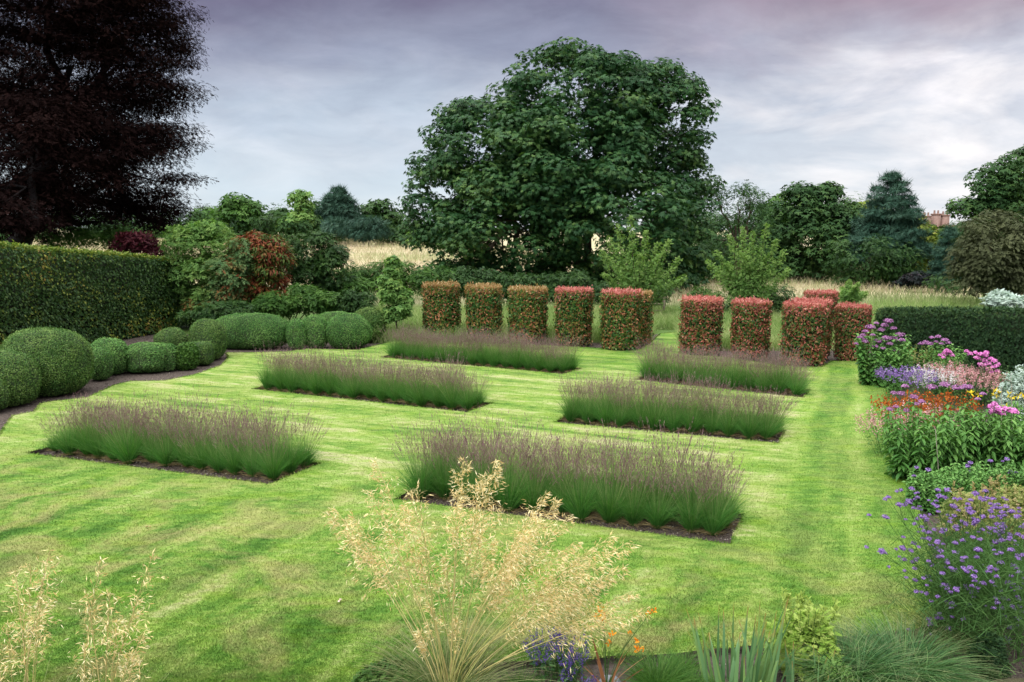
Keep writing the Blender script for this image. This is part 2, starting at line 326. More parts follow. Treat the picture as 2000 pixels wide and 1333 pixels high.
M['purple'] = leafmat('purple_smoke_leaves', gs((.035,.006,.012), (.070,.012,.022), (.13,.03,.04)), .2, .45, .4, tr_tint=(1.3,.6,.6))
M['rust'] = leafmat('rusty_red_leaves', [(0,(.04,.09,.02)), (.36,(.10,.15,.03)), (.46,(.17,.09,.03)), (.6,(.16,.04,.02)), (.8,(.24,.06,.03)), (1,(.36,.17,.06))], .25, .45, .4, tr_tint=(1.2,.8,.5))
M['blackish'] = leafmat('blackish_leaves', gs((.010,.020,.018), (.022,.026,.030), (.045,.035,.045)), .1, .6, .2)
M['silver'] = leafmat('silver_leaves', gs((.30,.40,.36), (.45,.56,.52), (.62,.72,.68)), .15, .6, .2)
M['flower_shrub'] = leafmat('bronze_mixed_leaves', [(0,(.06,.14,.05)), (.6,(.13,.22,.08)), (.76,(.24,.17,.06)), (1,(.28,.08,.04))], .25, .45, .4)
M['mol'] = leafmat('moor_grass_leaves', gs((.042,.175,.036), (.080,.250,.050), (.145,.33,.075)), .3, .5, .25, tips=(.6, 1.0, (.13,.23,.07)), bright=.3)
M['molbase'] = leafmat('moor_grass_old_leaves', gs((.16,.13,.06), (.28,.22,.11), (.36,.30,.17)), .2, .6, .2)
M['molfl'] = leafmat('moor_grass_flowers', gs((.14,.068,.088), (.24,.14,.155), (.38,.28,.26)), .2, .6, .15, tr_tint=(1.1,.9,1))
M['molst'] = leafmat('moor_grass_stems', gs((.12,.21,.07), (.19,.28,.10), (.30,.34,.16)), .2, .6, .2, tips=(.7, 1.0, (.24,.16,.18)))
M['gold'] = leafmat('golden_oat_spikelets', gs((.64,.46,.18), (.86,.72,.38), (.94,.88,.60)), .3, .45, .3, tr_tint=(1.0,1,.75), bright=.1)
M['culm'] = leafmat('golden_culms', gs((.32,.38,.12), (.55,.50,.20), (.70,.60,.30)), .2, .4, .4, bright=.1)
M['stleaf'] = leafmat('oat_grass_leaves', gs((.08,.15,.04), (.15,.22,.08), (.30,.31,.16)), .25, .5, .25, tips=(.5,1,(.32,.30,.17)))
M['iris'] = leafmat('iris_leaves', gs((.10,.22,.10), (.15,.29,.13), (.22,.36,.12)), .25, .4, .4, tips=(.78, 1.0, (.42,.22,.07)))
M['sedge'] = leafmat('sedge_leaves', gs((.026,.088,.028), (.052,.140,.044), (.11,.21,.065)), .2, .4, .4, tips=(.75,1,(.22,.24,.12)))
M['fescue'] = leafmat('fine_grass_leaves', gs((.035,.11,.02), (.065,.17,.03), (.12,.22,.05)), .25, .5, .3)
M['peren'] = leafmat('perennial_leaves', gs((.045,.14,.034), (.090,.225,.052), (.17,.33,.085)), .22, .42, .4)
M['stem'] = leafmat('green_stems', gs((.045,.12,.032), (.09,.18,.05)), .2, .5, .3)
M['mauve'] = leafmat('mauve_flowers', gs((.26,.10,.26), (.40,.18,.40), (.55,.32,.55)), .3, .6, .1, tr_tint=(1,.9,1))
M['violet'] = leafmat('violet_flowers', gs((.17,.09,.32), (.29,.18,.48), (.45,.32,.66)), .3, .6, .1, tr_tint=(1,.9,1.1))
M['lav'] = leafmat('lavender_flowers', gs((.07,.04,.22), (.13,.08,.36), (.24,.17,.50)), .3, .6, .1, tr_tint=(1,.9,1.1))
M['pink'] = leafmat('pink_flowers', gs((.55,.14,.45), (.75,.25,.62), (.88,.48,.76)), .3, .6, .1, tr_tint=(1,.9,1))
M['rose'] = leafmat('rose_spike_flowers', gs((.50,.22,.26), (.66,.36,.38), (.78,.52,.50)), .3, .6, .1, tr_tint=(1,.9,.9))
M['white'] = leafmat('white_flowers', gs((.62,.60,.62), (.75,.74,.74), (.85,.84,.84)), .3, .6, .1, tr_tint=(1,1,1))
M['orange'] = leafmat('orange_flowers', gs((.22,.045,.015), (.42,.10,.022), (.60,.20,.04)), .3, .5, .2, tr_tint=(1.1,.9,.7))
M['amber'] = leafmat('amber_flowers', gs((.75,.22,.02), (.88,.36,.03), (.92,.5,.06)), .3, .5, .2, tr_tint=(1.1,.9,.7))
M['yellow'] = leafmat('yellow_flowers', gs((.80,.60,.03), (.88,.72,.06)), .3, .5, .2, tr_tint=(1,1,.7))
M['dry'] = leafmat('dried_leaves', gs((.16,.07,.035), (.28,.13,.06), (.42,.25,.13)), .25, .5, .3, tr_tint=(1.1,.9,.7))
M['chart'] = leafmat('yellow_green_shrub_leaves', gs((.14,.27,.04), (.26,.40,.07), (.42,.51,.15)), .3, .45, .3)
M['pale'] = leafmat('pale_bronze_leaves', gs((.15,.24,.06), (.30,.34,.11), (.46,.34,.20)), .3, .45, .3)
M['mgrass'] = leafmat('tall_pale_grass', gs((.10,.20,.05), (.22,.32,.11), (.46,.46,.26)), .25, .6, .15)
M['wood'] = plain('weathered_wood', (.20,.16,.12), (.34,.29,.22), 10, .85, .3, 30)
M['cane'] = plain('bamboo_cane', (.38,.35,.28), (.55,.52,.44), 10, .7, .1, 30)
M['stone'] = plain('mossy_stone', (.04,.05,.02), (.11,.09,.06), 5, .95, .8, 25)
M['brick'] = plain('old_brick', (.22,.14,.12), (.31,.22,.20), 3, .9, .2, 20)
M['roof'] = plain('clay_tile', (.26,.13,.10), (.38,.20,.15), 3, .9, .2, 20)
M['rock'] = plain('grey_rock', (.16,.18,.21), (.28,.30,.33), 6, .8, .4, 20)
M['glass'] = plain('dark_window', (.03,.035,.04), (.05,.055,.06), 3, .2, 0, 20, .5)
M['spent'] = plain('faded_petal', (.55,.38,.36), (.70,.55,.50), 6, .8, .1, 20)
#@@STRUCT
# ------------------------------------------------------------------ ground, lawn, soil
def struct(name, g, m, smooth=False): return tag(link(name, g.mesh(name, m, smooth)), kind='structure')
def ztop(x, y):
    s = np.clip((y-46)/84, 0, 1); s = s*s*(3-2*s); lw = np.clip((-x+6)/14, 0, 1)
    return 2.35*s*lw+np.clip((y-160)/600, 0, 1)*3
g = Geo(); gx = np.concatenate([-np.geomspace(2200, 45, 26), np.linspace(-42, 42, 60), np.geomspace(45, 2200, 26)])
gy = np.concatenate([np.linspace(-30, 45, 30), np.linspace(47, 200, 70), np.geomspace(205, 3500, 24)])
XX, YY = np.meshgrid(gx, gy); ZZ = ztop(XX, YY)-.075+np.where(YY > 46, .06*np.sin(XX*.3)*np.sin(YY*.21), 0)
nx = len(gx); V = np.stack([XX, YY, ZZ], -1).reshape(-1, 3)
far = [(j*nx+i, j*nx+i+1, (j+1)*nx+i+1, (j+1)*nx+i) for j in range(len(gy)-1) for i in range(nx-1)]
fr = np.array(far); cy = V[fr].mean(1)
issoil = (cy[:,1] < 31) & (np.abs(cy[:,0]) < 30)
g.add(V, fr[~issoil], 0, .5)
struct('meadow', g, MEADOW, True)
g = Geo(); g.add(V, fr[issoil], 0, .5); struct('soil', g, SOIL)
# lawn outline, measured along its edge in the photograph
edge_px = [(-250,1005),(-60,880),(0,850),(10,832),(24,812),(68,804),(80,788),(104,784),(172,776),(224,752),(256,745),(320,744),(380,732),(432,714),(446,700),(442,689),
 (492,689),(560,687),(600,682),(700,684),(742,673),(780,666),(860,668),(1000,672),(1080,676),(1180,681),(1250,684),(1272,668),(1290,652),(1325,649),(1330,690),(1425,699),(1525,715),(1605,717),
 (1625,706),(1690,706),(1715,735),(1738,770),(1742,820),(1752,880),(1782,950),(1800,1010),(1816,1080),(1834,1150),(1846,1205),(1790,1228),(1640,1244),(1500,1258),(1380,1268),(1260,1280),(1120,1285),(1000,1292),(860,1300),(760,1306),(700,1322),(660,1350)]
outer = [G(*p)[:2] for p in edge_px]+[np.array([-2.2, 6.2]), np.array([-6.5, 6.0])]
beds_px = {'A':((49,885),(526,946),(637,906)),'B':((770,975),(1428,1063),(1457,1005)),'C':((491,760),(912,805.5),(965,789)),
 'D':((741,698),(1100,731),(1134,722)),'E':((1082,825),(1522,866),(1532,848)),'F':((1240,742),(1569,777),(1573,765))}
beds = {}
for k, (a, b, c) in beds_px.items():
    A, B, C = [G(*q)[:2] for q in (a, b, c)]
    u = (B-A)/np.linalg.norm(B-A); v = C-B; vl = max(np.linalg.norm(v), 1.12)
    v = v/np.linalg.norm(v); v = nrm(v*.5+np.array([-u[1], u[0]])*.5)*vl
    beds[k] = (A, B, u, v)
cu = bpy.data.curves.new('lawn', 'CURVE'); cu.dimensions = '2D'; cu.fill_mode = 'BOTH'; cu.extrude = .04
def spl(pts):
    s = cu.splines.new('POLY'); s.points.add(len(pts)-1); s.use_cyclic_u = True
    for q, p in zip(s.points, pts): q.co = (p[0], p[1], 0, 1)
def rough_edge(pts, step=.25, amp=.018):
    out = []
    for i in range(len(pts)):
        a, b = np.array(pts[i]), np.array(pts[(i+1) % len(pts)]); k = max(1, int(np.linalg.norm(b-a)/step))
        for t in range(k): out.append(a+(b-a)*t/k+(R.normal(size=2)*amp if t else 0))
    return out
spl(rough_edge(outer))
for A, B, u, v in beds.values(): spl(rough_edge([A, B, B+v, A+v], .3, .008))
co = bpy.data.objects.new('lawn_curve', cu); COL.objects.link(co)
me = bpy.data.meshes.new_from_object(co.evaluated_get(bpy.context.evaluated_depsgraph_get())); bpy.data.objects.remove(co)
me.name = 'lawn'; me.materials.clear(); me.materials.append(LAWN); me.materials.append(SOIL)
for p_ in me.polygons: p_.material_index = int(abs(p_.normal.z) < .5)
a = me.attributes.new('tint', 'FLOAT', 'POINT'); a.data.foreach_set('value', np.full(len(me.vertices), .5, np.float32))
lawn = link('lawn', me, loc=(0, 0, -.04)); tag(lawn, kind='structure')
# short blades over the lawn: denser close to the camera, ragged along every cut edge
def inpoly(P, poly):
    poly = np.asarray(poly); x, y = P[:,0], P[:,1]; r = np.zeros(len(P), bool); j = len(poly)-1
    for i in range(len(poly)):
        xi, yi = poly[i]; xj, yj = poly[j]
        c = ((yi > y) != (yj > y)) & (x < (xj-xi)*(y-yi)/(yj-yi+1e-12)+xi); r ^= c; j = i
    return r
def onlawn(P):
    m = inpoly(P, outer)
    for A, B, u, v in beds.values(): m &= ~inpoly(P, [A, B, B+v, A+v])
    return m
g = Geo()
n = 600000; py = R.uniform(0, 1, n)**1.5; px_ = R.uniform(-60, 2060, n)
P = np.array([1, 1, 0])*0.0+np.stack([np.zeros(n)]*3, 1)
rows = 1345-py*670; xx = (px_-1000)/F; yy = -(rows-666.5)/F
d = np.stack([xx, cp+yy*sp, -sp+yy*cp], 1); P = d*(-CH/d[:, 2])[:, None]; P[:, 2] = 0
P = P[onlawn(P)]; n = len(P)
D = nrm(np.stack([R.normal(size=n)*.55, R.normal(size=n)*.55, np.ones(n)], 1)); L = R.uniform(.014, .028, n)
wd = .0011+.00020*P[:, 1]
s = nrm(np.cross(D, rdir(n)))*wd[:, None]
W = np.stack([P-s, P+s, P+D*L[:, None]], 1).reshape(-1, 3)
g.add(W, np.arange(3*n).reshape(-1, 3), 0, np.repeat(R.random(n), 3))
# fringe along the cut edges
for poly in [outer]+[[A, B, B+v, A+v] for A, B, u, v in beds.values()]:
    for i in range(len(poly)):
        a_, b_ = np.array(poly[i]), np.array(poly[(i+1) % len(poly)]); k = int(np.linalg.norm(b_-a_)*110)
        if k == 0 or a_[1] < 6.5: continue
        t = R.random(k)[:, None]; q = a_+(b_-a_)*t+R.normal(size=(k, 2))*.012; P = np.concatenate([q, np.full((k, 1), -.01)], 1)
        D = nrm(np.stack([R.normal(size=k)*.8, R.normal(size=k)*.8, np.ones(k)*.8], 1)); s = nrm(np.cross(D, rdir(k)))*(.004+.0005*P[:, 1])[:, None]; L = R.uniform(.03, .06, k)[:, None]
        g.add(np.stack([P-s, P+s, P+D*L], 1).reshape(-1, 3), np.arange(3*k).reshape(-1, 3), 0, np.repeat(R.random(k), 3))
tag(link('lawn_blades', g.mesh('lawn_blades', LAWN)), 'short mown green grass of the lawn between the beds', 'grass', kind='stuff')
# crumbs and pebbles on the soil
g = Geo()
ICO = np.array([(0,0,1),(1,0,0),(0,1,0),(-1,0,0),(0,-1,0),(0,0,-1.)]); ICF = np.array([(0,1,2),(0,2,3),(0,3,4),(0,4,1),(5,2,1),(5,3,2),(5,4,3),(5,1,4)])
def pebbles(P, size, mat, tint=None):
    n = len(P); V = ICO[None]*np.asarray(size).reshape(-1, 1, 1)*R.uniform(.6, 1.2, (n, 6, 1)); a_ = R.uniform(0, 6.3, n); c_, s_ = np.cos(a_)[:, None], np.sin(a_)[:, None]
    V = np.stack([V[..., 0]*c_-V[..., 1]*s_, V[..., 0]*s_+V[..., 1]*c_, V[..., 2]*.7], -1)+P[:, None]
    g.add(V.reshape(-1, 3), (ICF[None]+(np.arange(n)*6)[:, None, None]).reshape(-1, 3), mat)
for k, (A, B, u, v) in beds.items():
    n = 3800; q = A+np.outer(R.uniform(.01, .99, n)*np.linalg.norm(B-A), u)+R.uniform(.02, .98, (n, 1))*v
    P = np.concatenate([q, np.full((n, 1), -.072)], 1); pebbles(P[:3550], R.uniform(.008, .028, 3550), 0); pebbles(P[3350:3800], R.uniform(.008, .024, 450), 1)
n = 30000; q = np.stack([R.uniform(-15, 11, n), R.uniform(6.5, 31, n)], 1); q = q[~onlawn(q)][:16000]
for A, B, u, v in beds.values(): q = q[~inpoly(q, [A-v*.2, B-v*.2, B+v*1.2, A+v*1.2])]
P = np.concatenate([q, np.full((len(q), 1), -.072)], 1); k = int(len(P)*.9); pebbles(P[:k], R.uniform(.008, .03, k), 0); pebbles(P[k:], R.uniform(.008, .018, len(P)-k), 1)
tag(link('pebbles', g.mesh('pebbles', [SOIL, PEB])), 'small stones and crumbs of earth on the bare soil', 'pebbles', kind='stuff')
#@@TUSSOCKS
# ------------------------------------------------------------------ purple moor grass tussocks
def molinia(seed):
    gl, gf = Geo(), Geo(); n = 800
    a_ = R.uniform(0, 6.3, n); r = R.random(n)**.6*.06
    P = np.stack([np.cos(a_)*r, np.sin(a_)*r, np.zeros(n)-.07], 1); tilt = (r/.06)*R.uniform(.05, .78, n)
    D = np.stack([np.cos(a_)*tilt, np.sin(a_)*tilt, np.ones(n)], 1)
    blades(gl, P, D, R.uniform(.30, .74, n)*(1-.12*tilt), R.uniform(.02, .6, n), R.uniform(.003, .0055, n), 4, 0)
    n2 = 90; a_ = R.uniform(0, 6.3, n2); P = np.stack([np.cos(a_)*.05, np.sin(a_)*.05, np.zeros(n2)-.06], 1)
    blades(gl, P, np.stack([np.cos(a_), np.sin(a_), R.uniform(.4,1.3,n2)], 1), R.uniform(.12, .26, n2), .7, .005, 3, 1)
    m = 92; a_ = R.uniform(0, 6.3, m); t_ = R.uniform(.02, .5, m)
    P = np.stack([np.cos(a_)*.04, np.sin(a_)*.04, np.full(m, .0)], 1); D = nrm(np.stack([np.cos(a_)*t_, np.sin(a_)*t_, np.ones(m)], 1)); L = R.uniform(.66, 1.0, m)*R.choice([1, 1, 1.12], m)
    blades(gf, P, D, L, .08, .0028, 4, 1, taper=.3)
    for k in range(7):      # narrow purple panicle: short ascending side branches
        t = R.uniform(.66, 1.0, m); base = P+D*(L*t)[:, None]+nrm(D*[1,1,0])*(L*.08*t*t*.7)[:, None]
        DD = nrm(D+rdir(m)*.24); blades(gf, base, DD, R.uniform(.04, .10, m)*(1.35-t), .1, R.uniform(.0045, .0075, m), 1, 0, taper=.7)
    return gl.mesh('moor_grass_leaves', [M['mol'], M['molbase']]), gf.mesh('moor_grass_flowers', [M['molfl'], M['molst']])
MOL = [molinia(i) for i in range(8)]
ORD = ['first','second','third','fourth','fifth','sixth','seventh','eighth','ninth','tenth','eleventh','twelfth','thirteenth','fourteenth','fifteenth','sixteenth','seventeenth','eighteenth','nineteenth','twentieth']
bedname = {'A':'lower left grass bed','B':'nearest grass bed','C':'middle left bed','D':'far left bed','E':'middle right bed','F':'far right bed'}
for k, (A, B, u, v) in beds.items():
    L = np.linalg.norm(B-A); W = np.linalg.norm(v); nr = 3; nc = int(round((L-.45)/.385)); vd = v/W
    for r in range(nr):
        for c in range(nc+1):
            if k == 'A' and c == 0 and r == 2: continue
            p = A+u*(.24+(L-.5)*c/nc+R.normal()*.025)+vd*(.42+(W-.62)*r/(nr-1)+R.normal()*.04)
            s = R.uniform(.80, 1.16)*(.97 if k != 'B' else 1.04)
            if k in 'A' and c == 0: s *= .72
            if c == nc and r == 0: s *= .92
            ml, mf = MOL[R.integers(8)]
            row = ('front','middle','back')[r]
            o = thing('moor_grass_tussock', f'purple-tipped tussock, {ORD[c]} from left in the {row} row of the {bedname[k]}', 'ornamental grass', (p[0], p[1], 0), R.uniform(0, 6.3), f'tussocks in the {bedname[k]}', (s, s, s*R.uniform(.88, 1.1)))
            o.rotation_euler = (R.normal()*.08, R.normal()*.08, R.uniform(0, 6.3)); link('foliage', ml, o); link('flower_stems', mf, o)
#@@TOPIARY
# ------------------------------------------------------------------ clipped box mounds
def mound(name, label, x0, x1, yt, yb, mat='box', depth=1.0, group='clipped box mounds along the left edge of the lawn', dens=3000, ls=.036, pw=.86, fuzz=1.4, lumps=.07, seed=0, extra=None):
    Yb = G((x0+x1)/2, yb)[1]; rx = (x1-x0)/2*Yb/F; ry = rx*depth; Yc = Yb+ry*.92; rx = (x1-x0)/2*Yc/F
    c = G((x0+x1)/2, yb); c = U((x0+x1)/2, yb, Yc); zt = U((x0+x1)/2, yt, Yc+ry*.25)[2]; rz = zt*.56; cz = zt-rz
    r = np.array([rx, ry, rz]); cen = np.array([c[0], Yc, cz]); g = Geo()
    parts = [(cen, r)]+[(cen+np.array(e[0])*r, r*np.array(e[1])) for e in (extra or [])]
    for i, (cc, rr) in enumerate(parts):
        sphere(g, cc-[c[0], Yc, 0], rr*.975, 32, 20, 0, .5, lumps, pw, seed+i, -.06)
        n = int(dens*4*math.pi*((rr[0]*rr[1])**1.6/3+(rr[0]*rr[2])**1.6/3+(rr[1]*rr[2])**1.6/3)**(1/1.6))
        d_ = rdir(n); q = np.sign(d_)*np.abs(d_)**pw; q = q*(1+lumps*wob(q*2.2, 1, seed+i))[:, None]
        N = nrm(np.sign(d_)*np.abs(d_)**(2-pw)/rr); Pn = cc-[c[0], Yc, 0]+q*rr*(1+R.normal(size=(n, 1))*.012*fuzz)
        ok = Pn[:, 2] > -.02; Pn = Pn[ok]; N = N[ok]
        for j, (c2, r2) in enumerate(parts):
            if j != i: k_ = np.sum(((Pn+[c[0], Yc, 0]-c2)/r2)**2, 1) > .8; Pn = Pn[k_]; N = N[k_]
        n = len(Pn); tn = .42+.3*wob(Pn*3, 1, seed+3)+.2*wob(Pn*9, 1, seed+7)+R.normal(size=n)*.28
        leaves(g, Pn, N+rdir(n)*.75, ls*R.uniform(.7, 1.3, n), DIA, 1, tn, hang=N*.6+[0,0,.6])
    o = link(name, g.mesh(name, [M['boxcore'], M[mat]]), loc=(c[0], Yc, 0)); return tag(o, label, 'topiary', group)
mound('clipped_box_mound', 'small clipped box mound cut by the left picture edge at the front of the row', -60, 14, 736, 808, 'boxold', seed=1)
mound('clipped_box_mound', 'loose olive-green box mound in front of and left of the biggest rounded one', -38, 72, 684, 796, 'boxold', fuzz=2.2, seed=2)
mound('clipped_box_mound', 'biggest rounded box mound at the near end, left of the beech hedge foot', 12, 178, 640, 776, 'boxold', .9, seed=3, lumps=.04)
mound('clipped_box_mound', 'small egg-shaped box mound touching the right side of the biggest one', 170, 220, 678, 742, seed=4)
mound('clipped_box_mound', 'dome-shaped box mound third in size behind the small egg-shaped one', 178, 252, 661, 732, seed=5)
mound('clipped_box_mound', 'peanut-shaped box mound leaning forward in the middle of the left row', 252, 331, 669, 728, seed=6, pw=.75, extra=[((-.75,.0,-.18),(.5,.7,.72))])
mound('clipped_box_mound', 'narrow box mound wedged right of the peanut-shaped one', 316, 347, 672, 723, seed=7)
mound('clipped_box_mound', 'rounded box mound standing right against the end of the beech hedge', 306, 368, 641, 700, 'boxold', seed=8)
mound('clipped_box_mound', 'loose unclipped box mound with ragged shoots low beside the soil edge', 342, 386, 674, 721, 'green', fuzz=4, ls=.07, seed=9, lumps=.12)
mound('clipped_box_mound', 'small flat-topped box mound in front of the tall one', 372, 417, 667, 712, 'boxold', seed=10, pw=.65)
mound('clipped_box_mound', 'tall oval box mound at the right end of the left row', 374, 441, 624, 703, 'boxold', seed=11, pw=.8)
G2 = 'clipped box mounds at the back of the lawn'
mound('clipped_box_mound', 'long loaf-shaped box mound, widest of the back group', 418, 568, 612, 682, 'box', .55, G2, seed=12, pw=.86)
mound('clipped_box_mound', 'narrow upright box mound between the loaf-shaped one and the round one', 561, 600, 624, 681, 'box', .9, G2, seed=13)
mound('clipped_box_mound', 'round ball-like box mound right of the narrow upright one', 590, 643, 616, 679, 'box', .9, G2, seed=14)
mound('clipped_box_mound', 'low broad box mound behind the round ball-like one', 612, 700, 608, 664, 'box', .6, G2, seed=16)
mound('clipped_box_mound', 'big sloping bluish box mound at the front right of the back group', 636, 727, 613, 680, 'box', .75, G2, seed=15, pw=.92)
mound('clipped_box_mound', 'shaggy grey-green mound right of the big sloping box mound', 684, 754, 605, 668, 'boxold', .8, G2, fuzz=3, ls=.06, seed=17, lumps=.1)
mound('clipped_box_mound', 'tiny low green mound at the left foot of the first photinia column', 742, 788, 624, 646, 'box', .7, G2, fuzz=2, seed=18)
# ------------------------------------------------------------------ hedges
def hedge(name, label, cat, a, b, thick, za, zb, mat, top=None, ls=.07, dens=420, tpl=DIA, bulge=.05, tinter=None, topd=1.0, rough=.03):
    """a, b: front foot ends on the ground; thickness goes away from the camera"""
    a = np.array(a[:2]); b = np.array(b[:2]); L = np.linalg.norm(b-a); u = (b-a)/L; v = np.array([-u[1], u[0]])
    root = thing(name, label, cat, (a[0], a[1], 0), math.atan2(u[1], u[0])); gc = Geo()
    def wall(n, face):
        s, t = R.random(n), R.random(n)
        if face == 'f': P = np.stack([s*L, np.zeros(n), t], 1); N = np.tile([0,-1.,0], (n,1))
        elif face == 'k': P = np.stack([s*L, np.full(n, thick), t], 1); N = np.tile([0,1.,0], (n,1))
        elif face == 'l': P = np.stack([np.zeros(n), s*thick, t], 1); N = np.tile([-1.,0,0], (n,1))
        elif face == 'r': P = np.stack([np.full(n, L), s*thick, t], 1); N = np.tile([1.,0,0], (n,1))
        else: P = np.stack([s*L, t*thick, np.ones(n)], 1); N = np.tile([0,0,1.], (n,1))
        zt = za+(zb-za)*P[:, 0]/L; rel = P[:, 2].copy(); P[:, 2] = rel*zt
        P += N*(bulge*wob(P*1.6, 1, 5)+R.normal(size=n)*rough)[:, None]
        return P, N, rel
    t_ = .1
    gc.add([(t_,t_,0),(L-t_,t_,0),(L-t_,thick-t_,0),(t_,thick-t_,0),(t_,t_,za-t_),(L-t_,t_,zb-t_),(L-t_,thick-t_,zb-t_),(t_,thick-t_,za-t_)],
           [(0,3,2,1),(4,5,6,7),(0,1,5,4),(1,2,6,5),(2,3,7,6),(3,0,4,7)], 1)
    H = (za+zb)/2
    for face, area in (('f', L*H), ('l', thick*H), ('r', thick*H), ('k', L*H*.35)):
        P, N, rel = wall(int(area*dens), face); n = len(P)
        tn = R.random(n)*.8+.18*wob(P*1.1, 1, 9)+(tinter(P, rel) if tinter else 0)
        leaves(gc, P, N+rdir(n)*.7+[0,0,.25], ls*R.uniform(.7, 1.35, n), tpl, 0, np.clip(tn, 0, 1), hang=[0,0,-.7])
    link('foliage', gc.mesh('foliage', [M[mat], M['core']]), root)
    g2 = Geo(); P, N, rel = wall(int(L*thick*dens*topd), 't'); n = len(P)
    leaves(g2, P, N+rdir(n)*.8, ls*R.uniform(.8, 1.4, n), tpl, 0, R.random(n), hang=[0,0,.8])
    k = int(L*18); P = np.stack([R.random(k)*L, R.uniform(0,.15,k), np.zeros(k)], 1); P[:,2] = za+(zb-za)*P[:,0]/L+R.uniform(-.02,.07,k)
    leaves(g2, P, rdir(k), ls*R.uniform(.8, 1.5, k), tpl, 0, R.random(k), hang=[0,0,1])
    link('top_foliage', g2.mesh('top_foliage', M[top or mat]), root); return root
hb = G(352, 641); ha = G(-200, 735); za = U(-200, 462, ha[1])[2]; zb = U(348, 508, hb[1]+.4)[2]
hedge('beech_hedge', 'tall clipped beech hedge with square end and yellowish top on the left', 'hedge', ha, hb, 1.3, za, zb, 'beech', 'beechtop', .10, 560, DIA,
      rough=.055, tinter=lambda P, rel: .24*np.clip(wob(P*.8, 1, 4)+.1, 0, 1)+.14*np.clip(.5-rel, 0, 1))
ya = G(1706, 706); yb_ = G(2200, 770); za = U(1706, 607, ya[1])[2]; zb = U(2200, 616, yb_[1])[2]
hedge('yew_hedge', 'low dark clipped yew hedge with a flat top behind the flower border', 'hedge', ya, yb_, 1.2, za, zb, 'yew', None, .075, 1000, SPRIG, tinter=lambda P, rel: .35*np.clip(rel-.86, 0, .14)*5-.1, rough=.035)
# ------------------------------------------------------------------ photinia columns
def column_mesh(mats, seed, lighttop):
    g, g2 = Geo(), Geo(); r0, H = .68, 2.0
    k = 28; th = np.linspace(0, 2*math.pi, k, endpoint=False)
    V = [(r0*.86*math.cos(t), r0*.86*math.sin(t), z) for z in (0, H-.12) for t in th]+[(0,0,H-.12)]
    g.add(V[:-1], [(i, (i+1)%k, k+(i+1)%k, k+i) for i in range(k)], 1); g.add([V[-1]]+V[k:2*k], [(0, 1+i, 1+(i+1)%k) for i in range(k)], 1)
    n = 6800; t = R.uniform(0, 6.3, n); z = R.random(n)*H
    N = np.stack([np.cos(t), np.sin(t), np.zeros(n)], 1)
    rr = r0*(1-.10*(1-z/H)*np.clip(wob(N*1.5, 1, seed), 0, 1)-.06*np.exp(-z*5))*(1+.05*wob(np.stack([N[:,0]*2, N[:,1]*2, z*2], 1), 1, seed+1))+R.normal(size=n)*.045
    P = N*rr[:, None]; P[:, 2] = z
    tn = R.random(n)*.95+.12*wob(P*2.2, 1, seed+2)-.05+.16*np.exp(-z*2.2)+.42*np.clip((z-H+.34)*3, 0, 1)*R.random(n)
    leaves(g, P, N+rdir(n)*.8+[0,0,.3], R.uniform(.07, .145, n), tpl_diamond(.22, .08), 0, np.clip(tn, 0, 1), hang=[0,0,.5])
    n = 1700; t = R.uniform(0, 6.3, n); q = np.sqrt(R.random(n))*r0*1.03; P = np.stack([np.cos(t)*q, np.sin(t)*q, H+R.normal(size=n)*.03], 1)
    rim = R.random(n) < .45; P[rim, :2] *= (r0*R.uniform(.94, 1.07, rim.sum())/np.maximum(q[rim], .05))[:, None]; P[rim, 2] = H-R.random(rim.sum())**2*.32
    P[:, 2] += .035*wob(P*2.5, 1, seed+5); up = R.random(n) < .16; P[up, 2] += R.uniform(0, .10, up.sum())
    leaves(g2, P, rdir(n)+[0,0,.5], R.uniform(.07, .13, n), tpl_diamond(.2, .08), 0, R.random(n), hang=[0,0,1.2])
    return g.mesh('photinia_foliage', [M[mats[0]], M['core']]), g2.mesh('photinia_new_growth', M[mats[1]])
COLG = [column_mesh(('photg', 'newo'), s, 0) for s in (1, 2, 3)]; COLR = [column_mesh(('photr', 'newr'), s, 0) for s in (4, 5, 6)]
COLM = [column_mesh(('photg', 'newr'), s, 0) for s in (7, 8)]
cols = [(826, 899, 556, 664, COLG, 'clipped photinia column with orange top, leftmost of the whole row', 0),
 (909, 981, 560, 668, COLG, 'clipped photinia column with orange-brown top, second from the left', 0),
 (993, 1069, 564, 672, COLG, 'clipped photinia column with brownish-red top, third from the left', 0),
 (1083, 1158, 566, 676, COLM, 'clipped photinia column with pink-red top, fourth from the left, left of the double one', 0),
 (1172, 1252, 570, 686, COLM, 'broad clipped photinia column with red top, front one of the overlapping pair left of the grass path', 0),
 (1200, 1272, 572, 676, COLG, 'photinia column half hidden behind the broad one left of the grass path', 0),
 (1328, 1408, 584, 696, COLR, 'red-topped photinia column first to the right of the grass path', 0),
 (1427, 1501, 589, 703, COLR, 'red-topped photinia column second to the right of the grass path', 0),
 (1526, 1607, 594, 718, COLR, 'nearest and largest red photinia column, standing in front of another', 0),
 (1545, 1619, 588, 704, COLR, 'red photinia column hidden behind the nearest and largest one', 0),
 (1568, 1630, 571, 668, COLR, 'farthest photinia column with dull red top showing above the others', 0),
 (1630, 1694, 598, 708, COLR, 'dark red photinia column at the right end beside the yew hedge', 0)]
